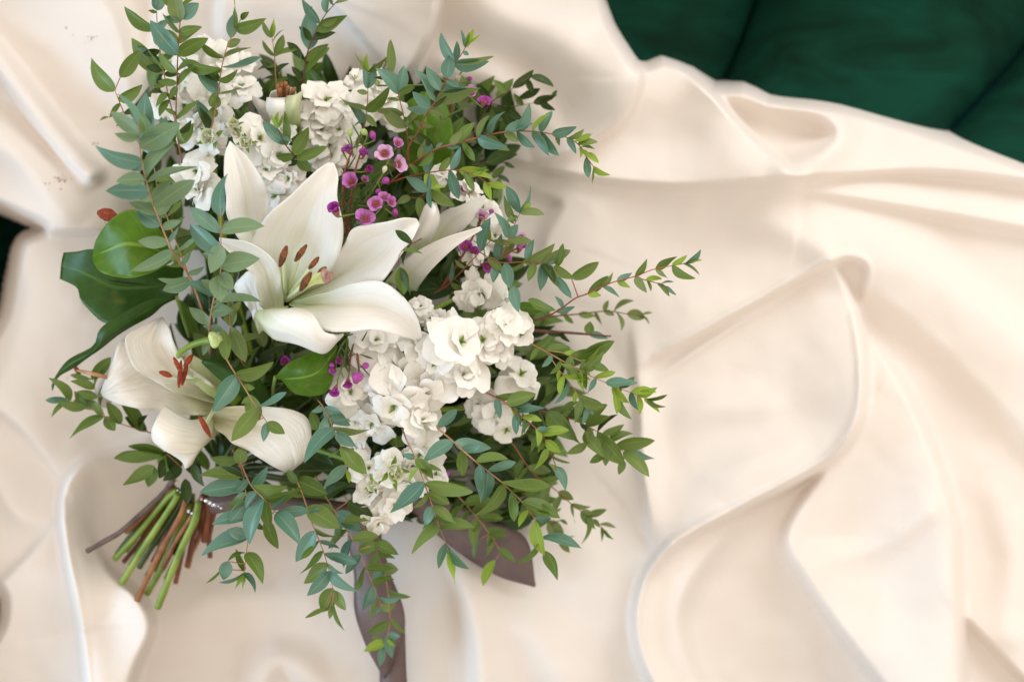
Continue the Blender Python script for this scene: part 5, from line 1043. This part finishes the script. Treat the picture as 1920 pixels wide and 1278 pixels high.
sprig('shaded eucalyptus twig behind the top right wax flowers', 'V2',
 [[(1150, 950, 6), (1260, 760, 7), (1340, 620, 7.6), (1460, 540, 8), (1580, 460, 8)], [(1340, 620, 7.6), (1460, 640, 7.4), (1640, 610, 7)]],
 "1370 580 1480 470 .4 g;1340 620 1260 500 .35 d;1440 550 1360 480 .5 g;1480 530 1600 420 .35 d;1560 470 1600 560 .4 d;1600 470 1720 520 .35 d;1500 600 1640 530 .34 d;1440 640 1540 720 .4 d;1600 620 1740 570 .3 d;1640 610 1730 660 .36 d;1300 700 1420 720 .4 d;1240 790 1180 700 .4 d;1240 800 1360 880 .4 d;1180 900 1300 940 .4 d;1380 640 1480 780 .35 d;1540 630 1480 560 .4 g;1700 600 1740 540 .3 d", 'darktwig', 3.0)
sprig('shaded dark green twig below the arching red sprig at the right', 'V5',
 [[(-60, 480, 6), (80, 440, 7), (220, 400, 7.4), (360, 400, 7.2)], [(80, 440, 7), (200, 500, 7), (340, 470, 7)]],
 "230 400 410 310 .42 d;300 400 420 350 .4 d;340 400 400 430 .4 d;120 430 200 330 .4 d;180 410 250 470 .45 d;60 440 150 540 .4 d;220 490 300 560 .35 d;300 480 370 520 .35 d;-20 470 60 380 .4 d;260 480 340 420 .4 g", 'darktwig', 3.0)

# ------------------------------------------------------------------ foliage deep inside the bouquet
SIL = np.array([(265, 110), (420, 70), (560, 90), (700, 110), (800, 90), (900, 110), (975, 170), (985, 260), (940, 350), (985, 440), (1010, 540), (1060, 600), (1100, 680), (1110, 780), (1070, 870), (1050, 980), (985, 1045), (900, 1030), (850, 985), (760, 990), (660, 985), (560, 930), (440, 925), (370, 900), (330, 850), (340, 740), (320, 620), (310, 500), (270, 400), (250, 260)], float)
def inside(x, y):
    r = False; n = len(SIL)
    for i in range(n):
        x0, y0 = SIL[i]; x1, y1 = SIL[(i+1) % n]
        if (y0 > y) != (y1 > y) and x < (x1-x0)*(y-y0)/(y1-y0)+x0: r = not r
    return r
FV = []; FF = []; FU = []
def add_leaf(b, tip, wr):
    V, F, UV = random.choice(LT); mtx = leaf_matrix(b, tip, wr, random.random() < .5); o = len(FV)
    for v in V: FV.append(mtx @ Vector(v))
    FF.extend([tuple(i+o for i in f) for f in F]); FU.extend(UV)
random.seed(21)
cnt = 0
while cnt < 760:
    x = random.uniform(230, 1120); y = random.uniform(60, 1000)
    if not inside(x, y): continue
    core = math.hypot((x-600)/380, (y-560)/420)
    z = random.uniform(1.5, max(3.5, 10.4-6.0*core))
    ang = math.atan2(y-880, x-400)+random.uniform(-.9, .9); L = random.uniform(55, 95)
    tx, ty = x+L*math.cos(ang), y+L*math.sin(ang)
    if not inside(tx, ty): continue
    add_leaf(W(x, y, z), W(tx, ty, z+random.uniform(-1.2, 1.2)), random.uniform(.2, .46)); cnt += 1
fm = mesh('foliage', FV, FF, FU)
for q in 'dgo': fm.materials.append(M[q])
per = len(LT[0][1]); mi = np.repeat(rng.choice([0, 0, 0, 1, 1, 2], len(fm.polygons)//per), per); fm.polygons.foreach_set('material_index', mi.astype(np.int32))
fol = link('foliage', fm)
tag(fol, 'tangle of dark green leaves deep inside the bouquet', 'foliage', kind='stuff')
TV = []; TF = []
for k in range(22):
    while True:
        x = random.uniform(280, 1040); y = random.uniform(110, 960)
        if inside(x, y): break
    z = random.uniform(4, 8); V, F, _ = tube_data([W(420+random.uniform(-20, 30), 880, 4+random.uniform(-1, 1)), W((400+x)/2+random.uniform(-20, 20), (900+y)/2+random.uniform(-20, 20), 4+z/3), W(x, y, z)], [.0016, .0013, .0008], 6, 12)
    o = len(TV); TV += V; TF += [tuple(i+o for i in f) for f in F]
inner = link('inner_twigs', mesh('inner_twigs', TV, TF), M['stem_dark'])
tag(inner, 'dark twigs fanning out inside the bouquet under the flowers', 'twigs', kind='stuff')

# ------------------------------------------------------------------ pollen specks shed on the cloth
PV = []; PF = []
for (x, y, n_, sp) in ((118, 336, 26, 9), (165, 72, 9, 7), (178, 270, 3, 5), (205, 300, 5, 14), (140, 700, 3, 12), (108, 345, 6, 16), (170, 118, 3, 10), (130, 60, 3, 20), (145, 690, 2, 4)):
    for k in range(n_):
        px = x+random.gauss(0, sp); py = y+random.gauss(0, sp*.6); c = W(px, py, cloth_z(px, py)+.05); r = random.uniform(.0003, .0010)
        o = len(PV)
        for dx, dy, dz in ((1, 0, 0), (-.4, .8, 0), (-.5, -.7, 0), (0, 0, .7)): PV.append(c+Vector((dx, dy, dz))*r)
        PF += [(o, o+1, o+3), (o+1, o+2, o+3), (o+2, o, o+3), (o, o+2, o+1)]
pol = link('pollen', mesh('pollen', PV, PF), M['pollen'])
tag(pol, 'rust brown pollen specks scattered on the cloth at the left', 'pollen', kind='stuff')
